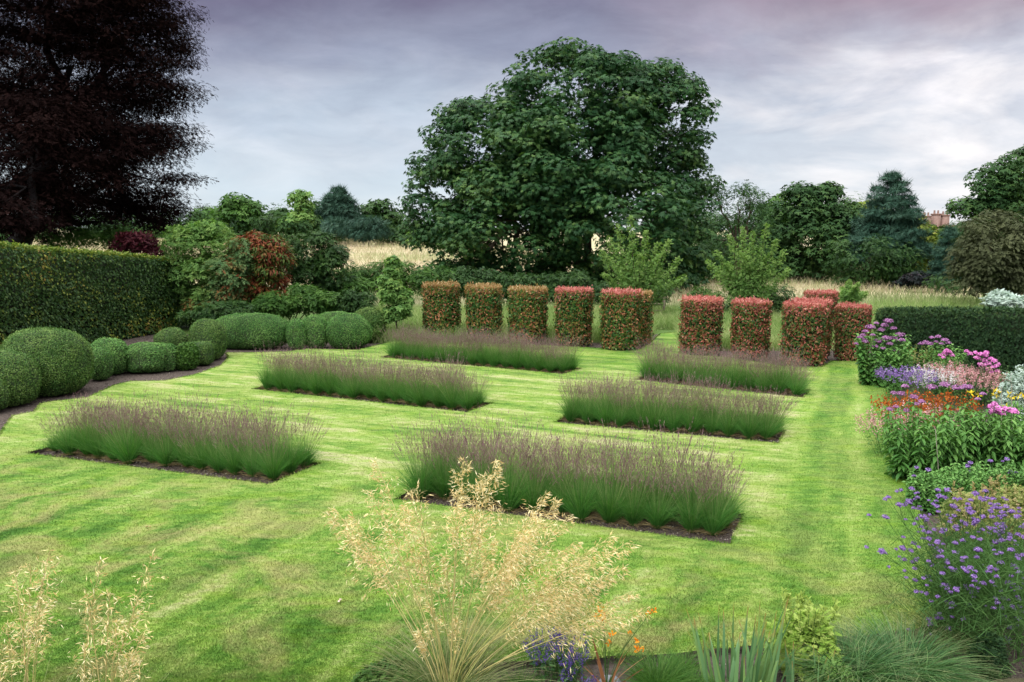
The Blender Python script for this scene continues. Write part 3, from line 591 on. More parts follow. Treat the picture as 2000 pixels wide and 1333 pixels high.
for i, (x0, x1, yt, yb, ms, lab, _) in enumerate(cols):
    xc = (x0+x1)/2; Y = G(xc, yb)[1]+.66; r = (x1-x0)/2*Y/F; p = U(xc, yb, Y); h = U(xc, yt, Y)[2]
    a, b = ms[i % len(ms)]
    o = thing('photinia_column', lab, 'topiary', (p[0], Y, 0), R.uniform(0, 6.3), 'clipped photinia columns', (r/.735, r/.735, (h-.02)/2.02)); link('foliage', a, o); link('new_growth', b, o)
#@@TREES
# ------------------------------------------------------------------ trees and shrubs
def clump(g, c, cr, n, size, tpl, mat=0, flat=.62, tbase=.5, up=.55, tvar=.2, hang=-.5, inner=.5):
    d_ = rdir(n); d_[:, 2] = np.where(d_[:, 2] < -.2, -d_[:, 2]*R.choice([1, -1], n, p=[.6, .4]), d_[:, 2])
    P = c+d_*[cr, cr, cr*flat]*(inner+(1-inner)*R.random((n, 1))**.6)
    leaves(g, P, d_*.7+[0, 0, up]+rdir(n)*.5, size*R.uniform(.7, 1.3, n), tpl, mat, tbase+R.normal(size=n)*tvar, hang=d_*.8+[0, 0, hang])
def tree(name, label, cat, D, px_base, lobes, mat, bark=BARK, leaf=.3, tpl=STAR3, cr=1.1, per=90, dens=1.0, group=None, trunk_r=None, zb=None, flat=.62, backcut=.35, tvar=.2, stems=None, up=.55, hang=-.5, keep=None, rin=.66, shape_only=False, branches=7, inner=.5):
    base = np.array([U(px_base, 500, D)[0], D, 0.0]); base[2] = float(ztop(base[0], D)) if zb is None else zb
    root = thing(name, label, cat, tuple(base), 0, group); gc, gt = Geo(), Geo()
    Ls = []
    for l in lobes:
        px, py, rx, ry = l[:4]; dy = l[4] if len(l) > 4 else 0; c = U(px, py, D+dy); s = (D+dy)/F
        Ls.append((c, np.array([rx*s, (l[5] if len(l) > 5 else 1.0)*min(rx, ry*1.3)*s, ry*s])))
    cen = np.mean([l[0] for l in Ls], 0); top = max(l[0][2]+l[1][2] for l in Ls); H = top-base[2]
    tr = trunk_r or H*.022
    st = stems or [0.0]; bow = []
    for so in st:
        tp = np.array([cen[0]+so*1.6, D, base[2]+H*.55]); b0 = base+[so*.25, 0, -.1]
        bow.append(limb(gt, b0-base, tp-base, tr/len(st)**.4, tr*.5/len(st)**.4, 0, 9, 8, 0, .015))
    for c, r in Ls:
        r = np.maximum(r-.5*cr, .4*r)
        area = 4*math.pi*((r[0]*r[1])**1.6/3+(r[0]*r[2])**1.6/3+(r[1]*r[2])**1.6/3)**(1/1.6)
        nc = max(6, int(dens*1.25*area/(cr*cr*1.7))); d_ = rdir(nc); d_ = d_[~((d_[:, 1] > .35) & (R.random(nc) > backcut))]
        rr = (rin+(1-rin)*R.random(len(d_))**.5); C = c+d_*r*rr[:, None]
        t0 = R.normal(size=len(C))*.16+.46
        ss = bow[int(R.integers(len(bow)))]; p0 = ss[int(len(ss)*.6)+int(R.integers(2))]
        lb = limb(gt, p0, c-base, tr*.45, tr*.16, .05, 6, 6, 0, .05)
        for i, q in enumerate(C):
            if keep is not None and not keep(q): continue
            if q[2] < base[2]+.25*cr: continue
            k = R.uniform(.65, 1.3)
            clump(gc, q-base, cr*k, int(per*k*k), leaf, tpl, 0, flat, t0[i], up, tvar, hang, inner)
            if i < branches: limb(gt, lb[int(R.integers(2, 6))], q-base, tr*.13, tr*.03, .04, 4, 4, 0, .05)
    link('crown', gc.mesh('crown', M[mat]), root); link('trunk', gt.mesh('trunk', bark, True), root); return root
# the great sycamore in the middle
tree('sycamore_tree', 'huge broad dark green sycamore standing alone behind the photinia columns', 'tree', 56, 1135,
 [(1125,235,172,156,0), (1215,200,90,92,0), (1285,245,108,128,1), (960,300,142,112,0), (888,385,108,110,1), (1312,365,86,135,2), (1010,430,170,110,-3), (1190,420,170,120,-4),
  (1340,480,58,85,2), (876,470,88,88,1), (1090,330,190,130,-3), (1045,235,70,70,0), (1040,330,90,80,-2), (1000,530,150,50,-2), (1180,530,150,50,-2), (1300,520,85,60,0), (930,535,110,35,-2), (1080,548,120,26,-3), (1230,548,120,26,-3), (1350,545,50,30,0)], 'syc', BARK, .26, STAR, 1.2, 100, 1.05, trunk_r=.55, stems=[0, -2.6, .9], rin=.6, branches=10, flat=.5, zb=0)
inview = lambda q: (q[0]/q[1]*F+1000 > -170) and (HZ-(q[2]-CH)/q[1]*F > -260)
tree('copper_beech_tree', 'enormous near-black copper beech filling the upper left corner', 'tree', 38, -60,
 [(100,-20,265,170,0), (140,130,250,150,0), (175,240,225,130,0), (215,330,190,110,-1), (60,300,200,150,-5), (20,400,190,75,-3), (270,405,125,62,1), (250,60,130,120,4), (30,435,150,40,-6), (-90,430,140,60,-4), (150,440,140,30,-2), (320,440,80,30,0), (70,440,120,38,-9), (-30,400,120,60,-9)],
 'copper', DBARK, .165, SPRIG, 1.2, 165, 2.4, trunk_r=.6, zb=0, flat=.34, keep=inview, rin=.45, up=.7, hang=-.2, branches=12, inner=.15, backcut=.8)
BG = 'trees behind the right-hand meadow'
def bt(*a, **k): return tree(*a, group=BG, **k)
bt('deciduous_tree', 'airy tree with thin pale branches just right of the sycamore', 'tree', 62, 1440, [(1440,400,52,50), (1405,470,45,60), (1475,470,45,60), (1465,390,22,38), (1400,385,16,36)], 'midtree', leaf=.3, tpl=SPRIG, cr=.9, per=40, dens=.6, stems=[0,.5], trunk_r=.2)
bt('deciduous_tree', 'dark round tree filling the gap behind the airy tree', 'tree', 74, 1420, [(1400,490,65,70), (1470,500,50,60)], 'midtree', leaf=.36, cr=1.3, per=60, dens=1.0)
bt('deciduous_tree', 'mid-green leaning tree between the airy tree and the broad dark tree', 'tree', 70, 1530, [(1530,430,45,65), (1515,500,45,60)], 'green', leaf=.36, cr=1.2, per=60, dens=1.0)
bt('deciduous_tree', 'broad dark green tree with knobbly top left of the pine', 'tree', 64, 1600, [(1570,410,52,52), (1620,415,52,55), (1590,480,80,70), (1650,440,32,50), (1545,520,40,35), (1640,520,40,40), (1560,376,20,18), (1618,372,16,16)], 'midtree', leaf=.32, cr=1.1, per=70, dens=1.1, stems=[0,.6])
bt('deciduous_tree', 'yellow-green treetop between the broad dark tree and the pine', 'tree', 72, 1692, [(1690,410,28,32), (1685,450,24,34)], 'yeltree', leaf=.32, cr=1.0, per=60, dens=1.2)
bt('round_bush', 'wide dark green bush under the pine', 'bush', 58, 1700, [(1690,505,68,52), (1750,520,45,45), (1640,530,30,35), (1720,545,90,24)], 'dkgreen', leaf=.26, tpl=SPRIG, cr=.9, per=75, dens=1.2, zb=0)
bt('round_bush', 'blackish purple bush at the meadow edge below the pine', 'bush', 55, 1782, [(1782,548,38,24)], 'blackish', leaf=.24, cr=.7, per=70, dens=1.2, zb=0)
bt('deciduous_tree', 'yellow-green tree right of the pine', 'tree', 62, 1820, [(1820,505,30,55), (1800,470,20,30)], 'yeltree', leaf=.28, cr=.9, per=60, dens=1.1)
bt('deciduous_tree', 'small pale yellow treetop against the sky right of the pine', 'tree', 76, 1795, [(1795,432,18,24)], 'yeltree', leaf=.3, cr=.8, per=40, dens=.8)
bt('deciduous_tree', 'small grey-green tree in front of the brick house', 'tree', 72, 1832, [(1832,462,30,34), (1865,480,20,40)], 'midtree', leaf=.28, cr=.9, per=60, dens=1.1)
bt('round_bush', 'low dark bush at the foot of the blue cypress', 'bush', 50, 1850, [(1850,562,48,24)], 'dkgreen', leaf=.24, tpl=SPRIG, cr=.7, per=70, dens=1.2, zb=0)
bt('deciduous_tree', 'big round olive-brown tree at the right edge behind the silver shrub', 'tree', 42, 1945, [(1945,490,82,82), (1915,540,60,45), (1985,540,60,45)], 'olive', leaf=.22, tpl=SPRIG7, cr=.75, per=110, dens=2.2, zb=0)
bt('deciduous_tree', 'tall tree with pale spreading branches at the right edge, left of the darkest one', 'tree', 56, 1945, [(1925,375,48,52), (1890,400,28,28), (1960,350,50,60), (1950,430,60,50)], 'midtree', leaf=.28, cr=.95, per=60, dens=1.0, zb=0)
bt('deciduous_tree', 'tallest dark tree cut by the right picture edge', 'tree', 62, 2020, [(2010,330,55,62), (1985,370,40,50), (2040,420,60,90)], 'dkgreen', leaf=.32, cr=1.1, per=60, dens=1.1, zb=0)
UG = 'understorey bushes along the foot of the right-hand trees'
for i, (px_, py_, rx_, ry_, m_) in enumerate([(1385,520,45,50,'midtree'),(1430,530,40,36,'green'),(1478,525,42,42,'midtree'),(1520,480,40,70,'midtree'),(1560,545,34,28,'dkgreen'),(1605,540,36,32,'midtree'),(1655,480,42,70,'midtree'),(1660,545,36,30,'dkgreen'),(1745,490,50,60,'dkgreen'),(1795,520,42,48,'dkgreen'),(1835,545,36,34,'midtree'),(1870,520,38,60,'dkgreen'),(1905,560,44,34,'dkgreen'),(1480,440,42,50,'midtree'),(1930,460,70,60,'midtree'),(1975,420,60,60,'midtree'),(2000,480,60,60,'dkgreen')]):
    tree('woodland_bush', f'dense dark bush, {ORD[i]} from the left{" in front" if i < 13 else ", farther back,"} in the belt under the right-hand trees', 'bush', 66+(i % 3)*2, px_, [(px_,py_,rx_,ry_), (px_,min(py_+25,550),rx_*1.05,ry_*.6)], m_, leaf=.32, tpl=SPRIG, cr=.9, per=70, dens=1.2, zb=0, trunk_r=.08, branches=2, group=UG)
UL = 'low bushes along the far side of the left meadow'
for i, (px_, ry_, m_) in enumerate([(385,34,'midtree'),(430,34,'green'),(478,32,'midtree'),(520,34,'dkgreen'),(560,32,'midtree'),(605,34,'midtree'),(650,24,'dkgreen'),(765,20,'midtree'),(810,14,'midtree')]):
    tree('distant_bush', f'distant low bush, {ORD[i]} from the left along the far meadow edge', 'bush', 114, px_, [(px_,476-ry_*.8,30,ry_)], m_, leaf=.55, tpl=SPRIG, cr=1.3, per=60, dens=1.4, zb=2, trunk_r=.1, branches=2, group=UL)
# conifers
def conifer(name, label, D, pxb, ptop, pbot, wpx, mat, tiers=11, cr=.8, group=None, leaf=.3, per=60, power=.75, zb=0, flat=.3):
    x = U(pxb, 500, D)[0]; base = np.array([x, D, zb]); zt = U(pxb, ptop, D)[2]; z0 = U(pxb, pbot, D)[2]; Rm = wpx*D/F
    root = thing(name, label, 'conifer', tuple(base), 0, group); gc, gt = Geo(), Geo()
    limb(gt, (0,0,-.1), (0,0,zt-zb), .02*(zt-zb), .02, 0, 8, 6, 0, .004)
    for i in range(tiers):
        t = i/(tiers-1); z = z0+(zt-z0)*t; rr = Rm*(1-t)**power+.12; nb = max(3, int(8*(1-t)+3)); off = R.uniform(0, 6)
        for k in range(nb):
            a_ = off+k*6.28/nb+R.normal()*.2; L = rr*R.uniform(.65, 1.08); tip = np.array([math.cos(a_)*L, math.sin(a_)*L, z-zb+L*.06+R.normal()*.15])
            limb(gt, (0,0,z-zb-.1*L), tip, .035, .012, -.02, 4, 4)
            m_ = max(1, int(L/(cr*.75)))
            for j in range(m_):
                q = tip*[1,1,0]*((j+1)/m_)+[0,0,tip[2]]; s = cr*(.55+.45*(1-t))*R.uniform(.8, 1.2)
                clump(gc, q, s, int(per*s/cr), leaf, NEED, 0, flat, .45+R.normal()*.12, .6, .2, .5)
    link('crown', gc.mesh('crown', M[mat]), root); link('trunk', gt.mesh('trunk', BARK, True), root); return root
conifer('pine_tree', 'tall blue-green pine with tiered branches among the right-hand trees', 60, 1735, 346, 500, 66, 'blue', 12, 1.0, BG, .42, 110)
conifer('cypress_tree', 'narrow blue-grey cypress near the brick house', 55, 1851, 448, 565, 22, 'blue', 12, .55, BG, .3, 70, .5)
LB = 'trees on the far side of the left meadow'
def lt(*a, **k): return tree(*a, group=LB, **k)
lt('distant_tree', 'distant pale green tree right beside the copper beech', 'tree', 120, 410, [(408,435,32,38), (395,450,30,30)], 'green', leaf=.6, cr=1.8, per=60, dens=1.2)
lt('distant_tree', 'distant bushy green tree with two peaks, second from the copper beech', 'tree', 115, 470, [(470,430,48,42), (460,400,20,18), (490,405,18,20)], 'green', leaf=.6, cr=1.8, per=60, dens=1.2)
lt('distant_tree', 'distant low dark green tree filling the dip in the treeline', 'tree', 125, 530, [(530,440,30,36), (552,425,18,20)], 'midtree', leaf=.6, cr=1.8, per=60, dens=1.2)
lt('distant_tree', 'distant tall pointed light green tree, highest deciduous tree of the left treeline', 'tree', 115, 585, [(584,400,20,36), (584,445,36,36)], 'lime', leaf=.55, cr=1.6, per=60, dens=1.1)
lt('distant_tree', 'distant thin grey-green tree between the pointed tree and the pine', 'tree', 120, 618, [(618,410,16,24), (618,445,26,34)], 'midtree', leaf=.5, cr=1.4, per=45, dens=1.0)
lt('distant_tree', 'distant dark domed tree right of the far pine', 'tree', 122, 738, [(735,415,36,26), (765,435,22,26), (740,450,40,28)], 'dkgreen', leaf=.6, cr=1.7, per=70, dens=1.2)
lt('distant_tree', 'distant small dark tree at the right end of the left treeline', 'tree', 112, 790, [(788,455,22,24)], 'dkgreen', leaf=.5, cr=1.3, per=60, dens=1.2)
lt('distant_tree', 'distant pale yellowish bush between the treeline and the sycamore', 'tree', 105, 815, [(815,463,16,20)], 'lime', leaf=.45, cr=1.1, per=50, dens=1.2)
conifer('pine_tree', 'distant dark blue pine standing above the left treeline', 118, 664, 374, 450, 30, 'blue', 8, 2.0, LB, .8, 90, .5, 2)
for px_, lab in ((655, 'distant spreading blue-green pine, left one of the low pair'), (720, 'distant spreading blue-green pine, right one of the low pair')):
    o = lt('spreading_pine', lab, 'conifer', 108, px_, [(px_-8,455,34,20), (px_+18,450,30,20), (px_,440,26,14)], 'blue', leaf=.7, tpl=NEED, cr=1.6, per=110, dens=1.4, flat=.4)
lt('distant_hedge', 'dark distant bush seen in the gap under the copper beech', 'bush', 100, 40, [(30,455,60,22), (-60,450,80,26)], 'midtree', leaf=.5, cr=1.5, per=60, dens=1.2)
lt('distant_hedge', 'dark distant bush behind the field strip under the copper beech right side', 'bush', 104, 250, [(250,455,90,22), (350,455,60,22)], 'midtree', leaf=.5, cr=1.5, per=60, dens=1.2)
def wood(name, label, D, x0, x1, tops, ybot, mat, cr, leaf, per, zb, group=None):
    g = Geo(); w_ = (x1-x0)*D/F; nn_ = int(w_/cr*9)
    for i in range(nn_):
        px = R.uniform(x0, x1); top = np.interp(px, [t[0] for t in tops], [t[1] for t in tops])+12*math.sin(px*.09)+6*math.sin(px*.23)
        py = top+(ybot-top)*R.random()**1.4; Y = D+R.uniform(0, 8); c = U(px, py, Y)
        if c[2] < zb: c[2] = zb+R.random()
        clump(g, c, cr*R.uniform(.7, 1.3), per, leaf, SPRIG, 0, .7, .4+R.normal()*.15, .5, .2)
    o = link(name, g.mesh(name, M[mat])); tag(o, label, 'trees', kind='stuff')
wood('woodland', 'dark mass of woodland closing the view behind the right-hand trees', 84, 1330, 2150, [(1330,430),(1400,425),(1480,400),(1560,400),(1680,410),(1780,450),(1830,470),(1880,440),(2150,380)], 560, 'midtree', 1.7, .45, 75, 0)
wood('woodland', 'far mass of trees closing the view at the top of the left meadow', 134, -100, 830, [(-100,430),(380,425),(460,415),(520,428),(600,418),(650,432),(740,425),(800,452),(830,460)], 474, 'midtree', 2.2, .6, 60, 2.2)
# brick house
hp = U(1832, 450, 110); g = Geo(); root = thing('brick_house', 'pinkish brick house with chimneys far behind the right-hand trees', 'house', (hp[0], 110, 0), 0)
zt = U(1832, 470, 110)[2]; W = 5.2; box(g, (-W, 0, 0), (W, 8, zt)); link('wall', g.mesh('wall', M['brick']), root)
g = Geo(); zr = U(1832, 440, 110)[2]; g.add([(-W-.2,-.3,zt+.003),(W+.2,-.3,zt+.003),(W+.2,8.3,zt+.003),(-W-.2,8.3,zt+.003),(-W+.6,4,zr),(W-.6,4,zr)], [(0,1,5,4),(2,3,4,5)]); g.add([(-W-.2,-.3,zt+.003),(-W-.2,8.3,zt+.003),(-W+.6,4,zr),(W+.2,-.3,zt+.003),(W+.2,8.3,zt+.003),(W-.6,4,zr)], [(1,0,2),(3,4,5)]); rf = link('roof', g.mesh('roof', M['roof']), root)
for px_, h_ in ((1812, 424), (1831, 420), (1848, 422)):
    g = Geo(); x = U(px_, 430, 113)[0]-hp[0]; zc = U(px_, h_, 113)[2]; box(g, (x-.45, 3, zr-1.8), (x+.45, 3.9, zc)); box(g, (x-.52, 2.93, zc+.002), (x+.52, 3.97, zc+.18)); 
    for q in (-.25, .25): tube(g, [(x+q,3.45,zc+.18),(x+q,3.45,zc+.62)], [.14,.11], 8)
    link('chimney', g.mesh('chimney', M['brick']), rf)
for x in (-3.2, 0, 3.2):
    g = Geo(); box(g, (x-.5, -.04, zt-2.2), (x+.5, -.003, zt-.7)); link('window', g.mesh('window', M['glass']), root)
# shrubs behind the beech hedge and box mounds (left to right)
SB = 'shrubs behind the box mounds'
def sh(name, label, Y, pxb, lobes, mat, leaf=.12, tpl=SPRIG, cr=.35, per=60, dens=1.3, flat=.7, **k):
    return tree(name, label, 'shrub', Y, pxb, lobes, mat, leaf=leaf, tpl=tpl, cr=cr, per=per, dens=dens, flat=flat, group=SB, zb=0, trunk_r=.05, stems=[0,-.2,.25], branches=4, rin=.7, **k)
sh('leafy_shrub', 'mid-green shrub showing over the beech hedge below the copper beech', 36, 180, [(130,470,50,28), (200,465,60,30), (255,470,40,35)], 'green', .2, cr=.5, per=60, hang=.2)
sh('purple_shrub', 'dark purple-leaved shrub peeping over the end of the beech hedge', 34, 275, [(268,485,45,34), (305,495,28,30)], 'purple', .2, LANCE, .45, 120, hang=.6)
sh('tall_leafy_shrub', 'tall fresh green shrub with upright shoots right of the beech hedge end', 34, 395, [(370,490,50,60), (415,480,45,55), (400,550,65,60), (445,550,40,60), (425,590,70,45)], 'lime', .2, SPRIG, .45, 62, hang=.4)
sh('bronze_shrub', 'mixed green and bronze shrub between the fresh green one and the rusty one', 33.5, 450, [(450,545,45,60), (430,600,60,30), (470,500,28,36)], 'flower_shrub', .17, SPRIG, .38, 70)
sh('rusty_shrub', 'rusty red-leaved shrub with copper tints in the middle of the shrub group', 34, 510, [(478,492,28,30), (515,492,38,34), (545,500,22,40), (520,540,42,50), (478,555,30,45), (540,565,26,40), (505,465,14,14)], 'rust', .2, LANCE, .4, 130, hang=-.8)
sh('dark_shrub', 'big domed dark green shrub right of the rusty one', 36, 625, [(610,500,60,46), (650,530,46,50), (600,545,52,45)], 'dkgreen', .2, SPRIG, .5, 85)
sh('low_green_shrub', 'low spreading green shrub behind the long loaf-shaped mound', 33, 560, [(540,595,45,26), (590,585,40,28), (635,590,40,25)], 'green', .17, SPRIG, .32, 75)
sh('low_green_shrub', 'low dark shrub with small conifer-like tips left of the young tree', 33, 700, [(680,590,34,24), (715,600,26,30)], 'dkgreen', .15, SPRIG, .3, 75)
sh('low_green_shrub', 'small green shrub behind the tall oval mound', 31.5, 420, [(390,615,50,20), (450,610,40,24)], 'dkgreen', .16, SPRIG, .3, 70)
sh('low_green_shrub', 'dark green shrub filling the space under the rusty one', 35, 500, [(470,590,50,30), (530,600,50,26)], 'dkgreen', .17, SPRIG, .32, 75)
sh('low_green_shrub', 'green shrub low behind the big sloping mound and the young tree', 36, 690, [(650,590,40,34), (700,575,34,34)], 'green', .18, SPRIG, .36, 75)
sh('leafy_shrub', 'dense green shrub right against the end of the beech hedge', 34.5, 375, [(365,580,26,60), (380,620,36,30)], 'dkgreen', .18, SPRIG, .36, 75)
tree('young_maple_tree', 'bright green young maple with a lobed pillar shape left of the first photinia column', 'young tree', 30, 772, [(765,520,16,24), (762,560,22,30), (775,595,27,26), (790,580,15,18), (776,612,24,20)], 'lime', leaf=.16, tpl=STAR3, cr=.26, per=40, dens=1.6, trunk_r=.04, zb=0)
# two fountain-shaped young trees and little ones
def fountain(name, label, Y, pxb, tops, pyb, mat, group=None, leaf=.13, spread=.26, n=46):
    x = U(pxb, 560, Y)[0]; base = np.array([x, Y, 0.]); root = thing(name, label, 'young tree', tuple(base), 0, group); gc, gt = Geo(), Geo()
    limb(gt, (0,0,-.1), (0,0,1.0), .06, .05, 0, 4, 6)
    for (px, py) in tops:
        tip = U(px, py, Y+R.normal()*.7)-base; p = limb(gt, (0,0,.7), tip, .035, .008, -.05, 9, 4, 0, .02)
        for t in np.linspace(.22, 1, 15):
            q = p[0]+(p[-1]-p[0])*t; i = min(int(t*8), 7); q = p[i]+(p[i+1]-p[i])*(t*8-i)
            clump(gc, q, spread*(1.55-t*1.15)*1.5, int(n*(1.35-t*.8)), leaf, SPRIG, 0, 1.1, .3+.5*t, .4, .16, .9, .15)
    link('crown', gc.mesh('crown', M[mat]), root); link('trunk', gt.mesh('trunk', BARK, True), root)
fountain('young_acer_tree', 'light green young tree with spiky upright shoots in front of the sycamore', 36, 1250, [(1175,495),(1190,470),(1205,445),(1232,430),(1262,458),(1285,480),(1305,475),(1325,510),(1215,520),(1335,545),(1290,530),(1180,540),(1250,500)], 600, 'lime')
fountain('young_acer_tree', 'yellow-green young tree with spiky upright shoots and a red tip, behind the red columns', 36, 1465, [(1385,515),(1400,495),(1425,465),(1450,450),(1470,460),(1497,445),(1515,475),(1530,495),(1400,540),(1540,530),(1450,500),(1490,510),(1420,520)], 600, 'lime')
fountain('young_tree', 'small pale green young tree behind the farthest photinia column', 38, 1660, [(1645,565),(1658,552),(1675,558),(1690,575),(1635,580)], 600, 'lime', spread=.2)
sh('silver_shrub', 'silvery white willow-leaved shrub above the right end of the yew hedge', 27, 1960, [(1935,595,24,14), (1960,590,34,20), (1990,596,26,20)], 'silver', .2, SPRIG7, .24, 90, hang=.9)
# the dense field hedge in front of the meadow, one shrub after another
FH = 'hawthorn bushes of the field hedge'
for i, (px_, py_, rx_, ry_, Y_, m_) in enumerate([(700,540,45,24,44,'green'),(745,535,40,20,44,'green'),(800,540,48,26,43,'green'),(860,550,50,24,42,'green'),(925,552,50,22,42,'dkgreen'),(990,556,50,22,42,'dkgreen'),(1055,560,50,22,42,'dkgreen'),(1120,560,50,26,42,'dkgreen'),(1180,575,40,24,41,'dkgreen'),(1290,580,30,22,40,'dkgreen'),(1370,590,34,22,39,'green'),(1405,600,36,20,38,'dkgreen'),(1510,585,34,24,38,'dkgreen')]):
    tree('field_hedge_bush', f'bushy hawthorn, {ORD[i]} from the left in the field hedge behind the columns', 'bush', Y_, px_, [(px_,py_-4,rx_*1.1,ry_*1.15), (px_,py_+12,rx_*1.1,ry_)], m_, leaf=.2, tpl=SPRIG, cr=.5, per=60, dens=1.2, zb=0, trunk_r=.05, branches=2, group=FH)
#@@GRASSES
# ------------------------------------------------------------------ tall grass: meadow and planting round the columns
g = Geo(); n = 110000
Y = R.uniform(44, 130, n); X = (R.uniform(-60, 2060, n)-1000)/F*Y; P = np.stack([X, Y, ztop(X, Y)-.05], 1)
blades(g, P, np.stack([R.normal(size=n)*.25, R.normal(size=n)*.25, np.ones(n)], 1), R.uniform(.3, .75, n), .25, .008+Y*.0003, 2, 0)
tag(link('meadow_grass', g.mesh('meadow_grass', MEADOW)), 'tall pale dry grass of the meadow beyond the garden', 'grass', kind='stuff')
g = Geo()
def patch(px0, px1, Y0, Y1, n, h0, h1, w=.012):
    Y = R.uniform(Y0, Y1, n); X = (R.uniform(px0, px1, n)-1000)/F*Y; P = np.stack([X, Y, np.full(n, -.08)], 1)
    cl = .5+.4*wob(P*1.1, 1, 3)+R.normal(size=n)*.15; P = P[(cl > .0)]; cl = cl[cl > .0]; n = len(P)
    blades(g, P, np.stack([R.normal(size=n)*.3, R.normal(size=n)*.3, np.ones(n)], 1), R.uniform(h0, h1, n), R.uniform(.1, .5, n), w, 3, 0, np.clip(cl, 0, 1))
patch(690, 1275, 29.4, 40, 42000, .4, .85); patch(1275, 1335, 33.5, 40, 5000, .35, .8); patch(1330, 1700, 27.5, 40, 30000, .35, .8)
patch(1700, 2100, 28, 46, 12000, .4, .8)
Pb = None
tag(link('ornamental_grass_planting', g.mesh('ornamental_grass_planting', M['mgrass'])), 'loose pale green grasses growing between and behind the photinia columns', 'grass', kind='stuff')
#@@FORE
# ------------------------------------------------------------------ foreground: golden oat grasses
def sub(root, name, g, mats, parent=None): return link(name, g.mesh(name, mats), parent or root)
def oat_culm(root, base, tip, bend=.12, plume=.38, nsp=150, r=.0052, wide=.20):
    base = np.array(base, float); tip = np.array(tip, float); k = 12; t = np.linspace(0, 1, k)[:, None]
    mid = (tip-base)*[.55, .55, 1]; p = base+(tip-base)*t; p[:, :2] = base[:2]+(tip-base)[:2]*(t**1.35)
    L = np.linalg.norm(tip-base); g = Geo(); tube(g, p, np.linspace(r, r*.35, k), 5, 0, R.uniform(.1, 1)); c = sub(root, 'culm', g, M['culm'])
    g2 = Geo(); dirv = nrm(p[-1]-p[-4]); nb = 30; wind = np.array([dirv[0]*.5, 0, 0])
    for i in range(nb):
        u = 1-plume*(1-(i/(nb-1))**.8); f = u*(k-1); j = min(int(f), k-2); q = p[j]+(p[j+1]-p[j])*(f-j)
        bl = wide*L*.5*(1.15-((i/(nb-1))**1.3))*R.uniform(.5, 1.2)+.03
        d_ = nrm(dirv*.9+R.normal(size=3)*.55+wind); e = q+d_*bl-np.array([0,0,1])*bl*.25; m_ = q+d_*bl*.55
        tube(g2, [q, m_, e], [.0014, .001, .0007], 3, 1, .6)
        n = int(nsp*2.3/nb*(1.4-.8*i/nb))+2; tt = R.uniform(.25, 1.05, (n, 1)); P = q+(e-q)*tt+R.normal(size=(n, 3))*bl*.16; P[:, 2] -= R.random(n)*.03
        leaves(g2, P, rdir(n), R.uniform(.032, .060, n), tpl_diamond(.075, .02, .4), 0, None, hang=d_*1.1+[0,0,-.7], hw=1.5)
    sub(root, 'plume', g2, [M['gold'], M['culm']], c)
def oat(name, label, bx, by, tips, nleaf=900, k_=1.0):
    b = G(bx, by); root = thing(name, label, 'ornamental grass', tuple(b)); g = Geo(); n = nleaf
    a_ = R.uniform(0, 6.3, n); r = R.random(n)**.5*.22; P = np.stack([np.cos(a_)*r, np.sin(a_)*r, np.zeros(n)-.05], 1); t_ = R.uniform(.1, .95, n)
    blades(g, P, np.stack([np.cos(a_)*t_, np.sin(a_)*t_, np.ones(n)], 1), R.uniform(.4, .85, n), R.uniform(.2, .8, n), R.uniform(.003, .006, n), 6, 0); sub(root, 'foliage', g, M['stleaf'])
    for (px, py, *o_) in tips:
        Y = b[1]+R.uniform(-.35, .3)+(o_[0] if o_ else 0); tip = U(px, py, Y)-b; a_ = R.uniform(0, 6.3); q = R.random()*.14
        oat_culm(root, (math.cos(a_)*q+tip[0]*.06, math.sin(a_)*q, 0), tip, nsp=k_*(o_[1] if len(o_) > 1 else 150))
    return root
oat('golden_oat_grass', 'big golden oat grass with airy straw-coloured plumes in the front centre', 880, 1350,
 [(735,905),(725,960,0,90),(655,995),(690,1010),(640,1000,0,80),(800,960,0,60),(815,950,0,50),(790,990),(905,902,0,190),(965,905,0,210),(945,930,0,160),(895,960),(930,1010),(960,1060),(1060,970,0,190),(1085,985,0,180),(1045,1000,0,200),(1110,1010,0,120),(1020,1040,0,160),(1000,1075),(1000,1100),(1225,1060,0,170),(1190,1050,0,160),(1150,1075,0,150),(1215,1110,0,170),(1175,1130,0,160),(1235,1155,0,150),(1140,1120,0,140),(1255,1190,0,140),(1120,1060,0,150),
  (760,1040,0,90),(830,1070,0,80),(700,1050,0,90),(870,1085,0,90),(840,1180,0,60),(890,1210,-.2,70),(820,1235,-.2,60),(1070,1130,0,110),(1090,1180,-.2,110),(1190,1190,-.2,120)])
oat('golden_oat_grass', 'sparse golden oat grass at the lower left corner, left clump', 55, 1480, [(98,1075,0,120),(60,1105,0,110),(30,1115,0,90),(85,1130,0,120),(75,1190,0,120),(15,1220,0,110),(45,1210,0,100),(-5,1260,0,90)], 150, .32)
oat('golden_oat_grass', 'sparse golden oat grass at the lower left, right clump leaning to the right', 185, 1480, [(298,1085,0,110),(195,1100,0,90),(215,1160,0,110),(170,1160,0,100),(270,1170,0,110),(275,1240,0,110),(230,1220,0,100),(165,1265,0,80),(255,1280,0,90)], 150, .32)
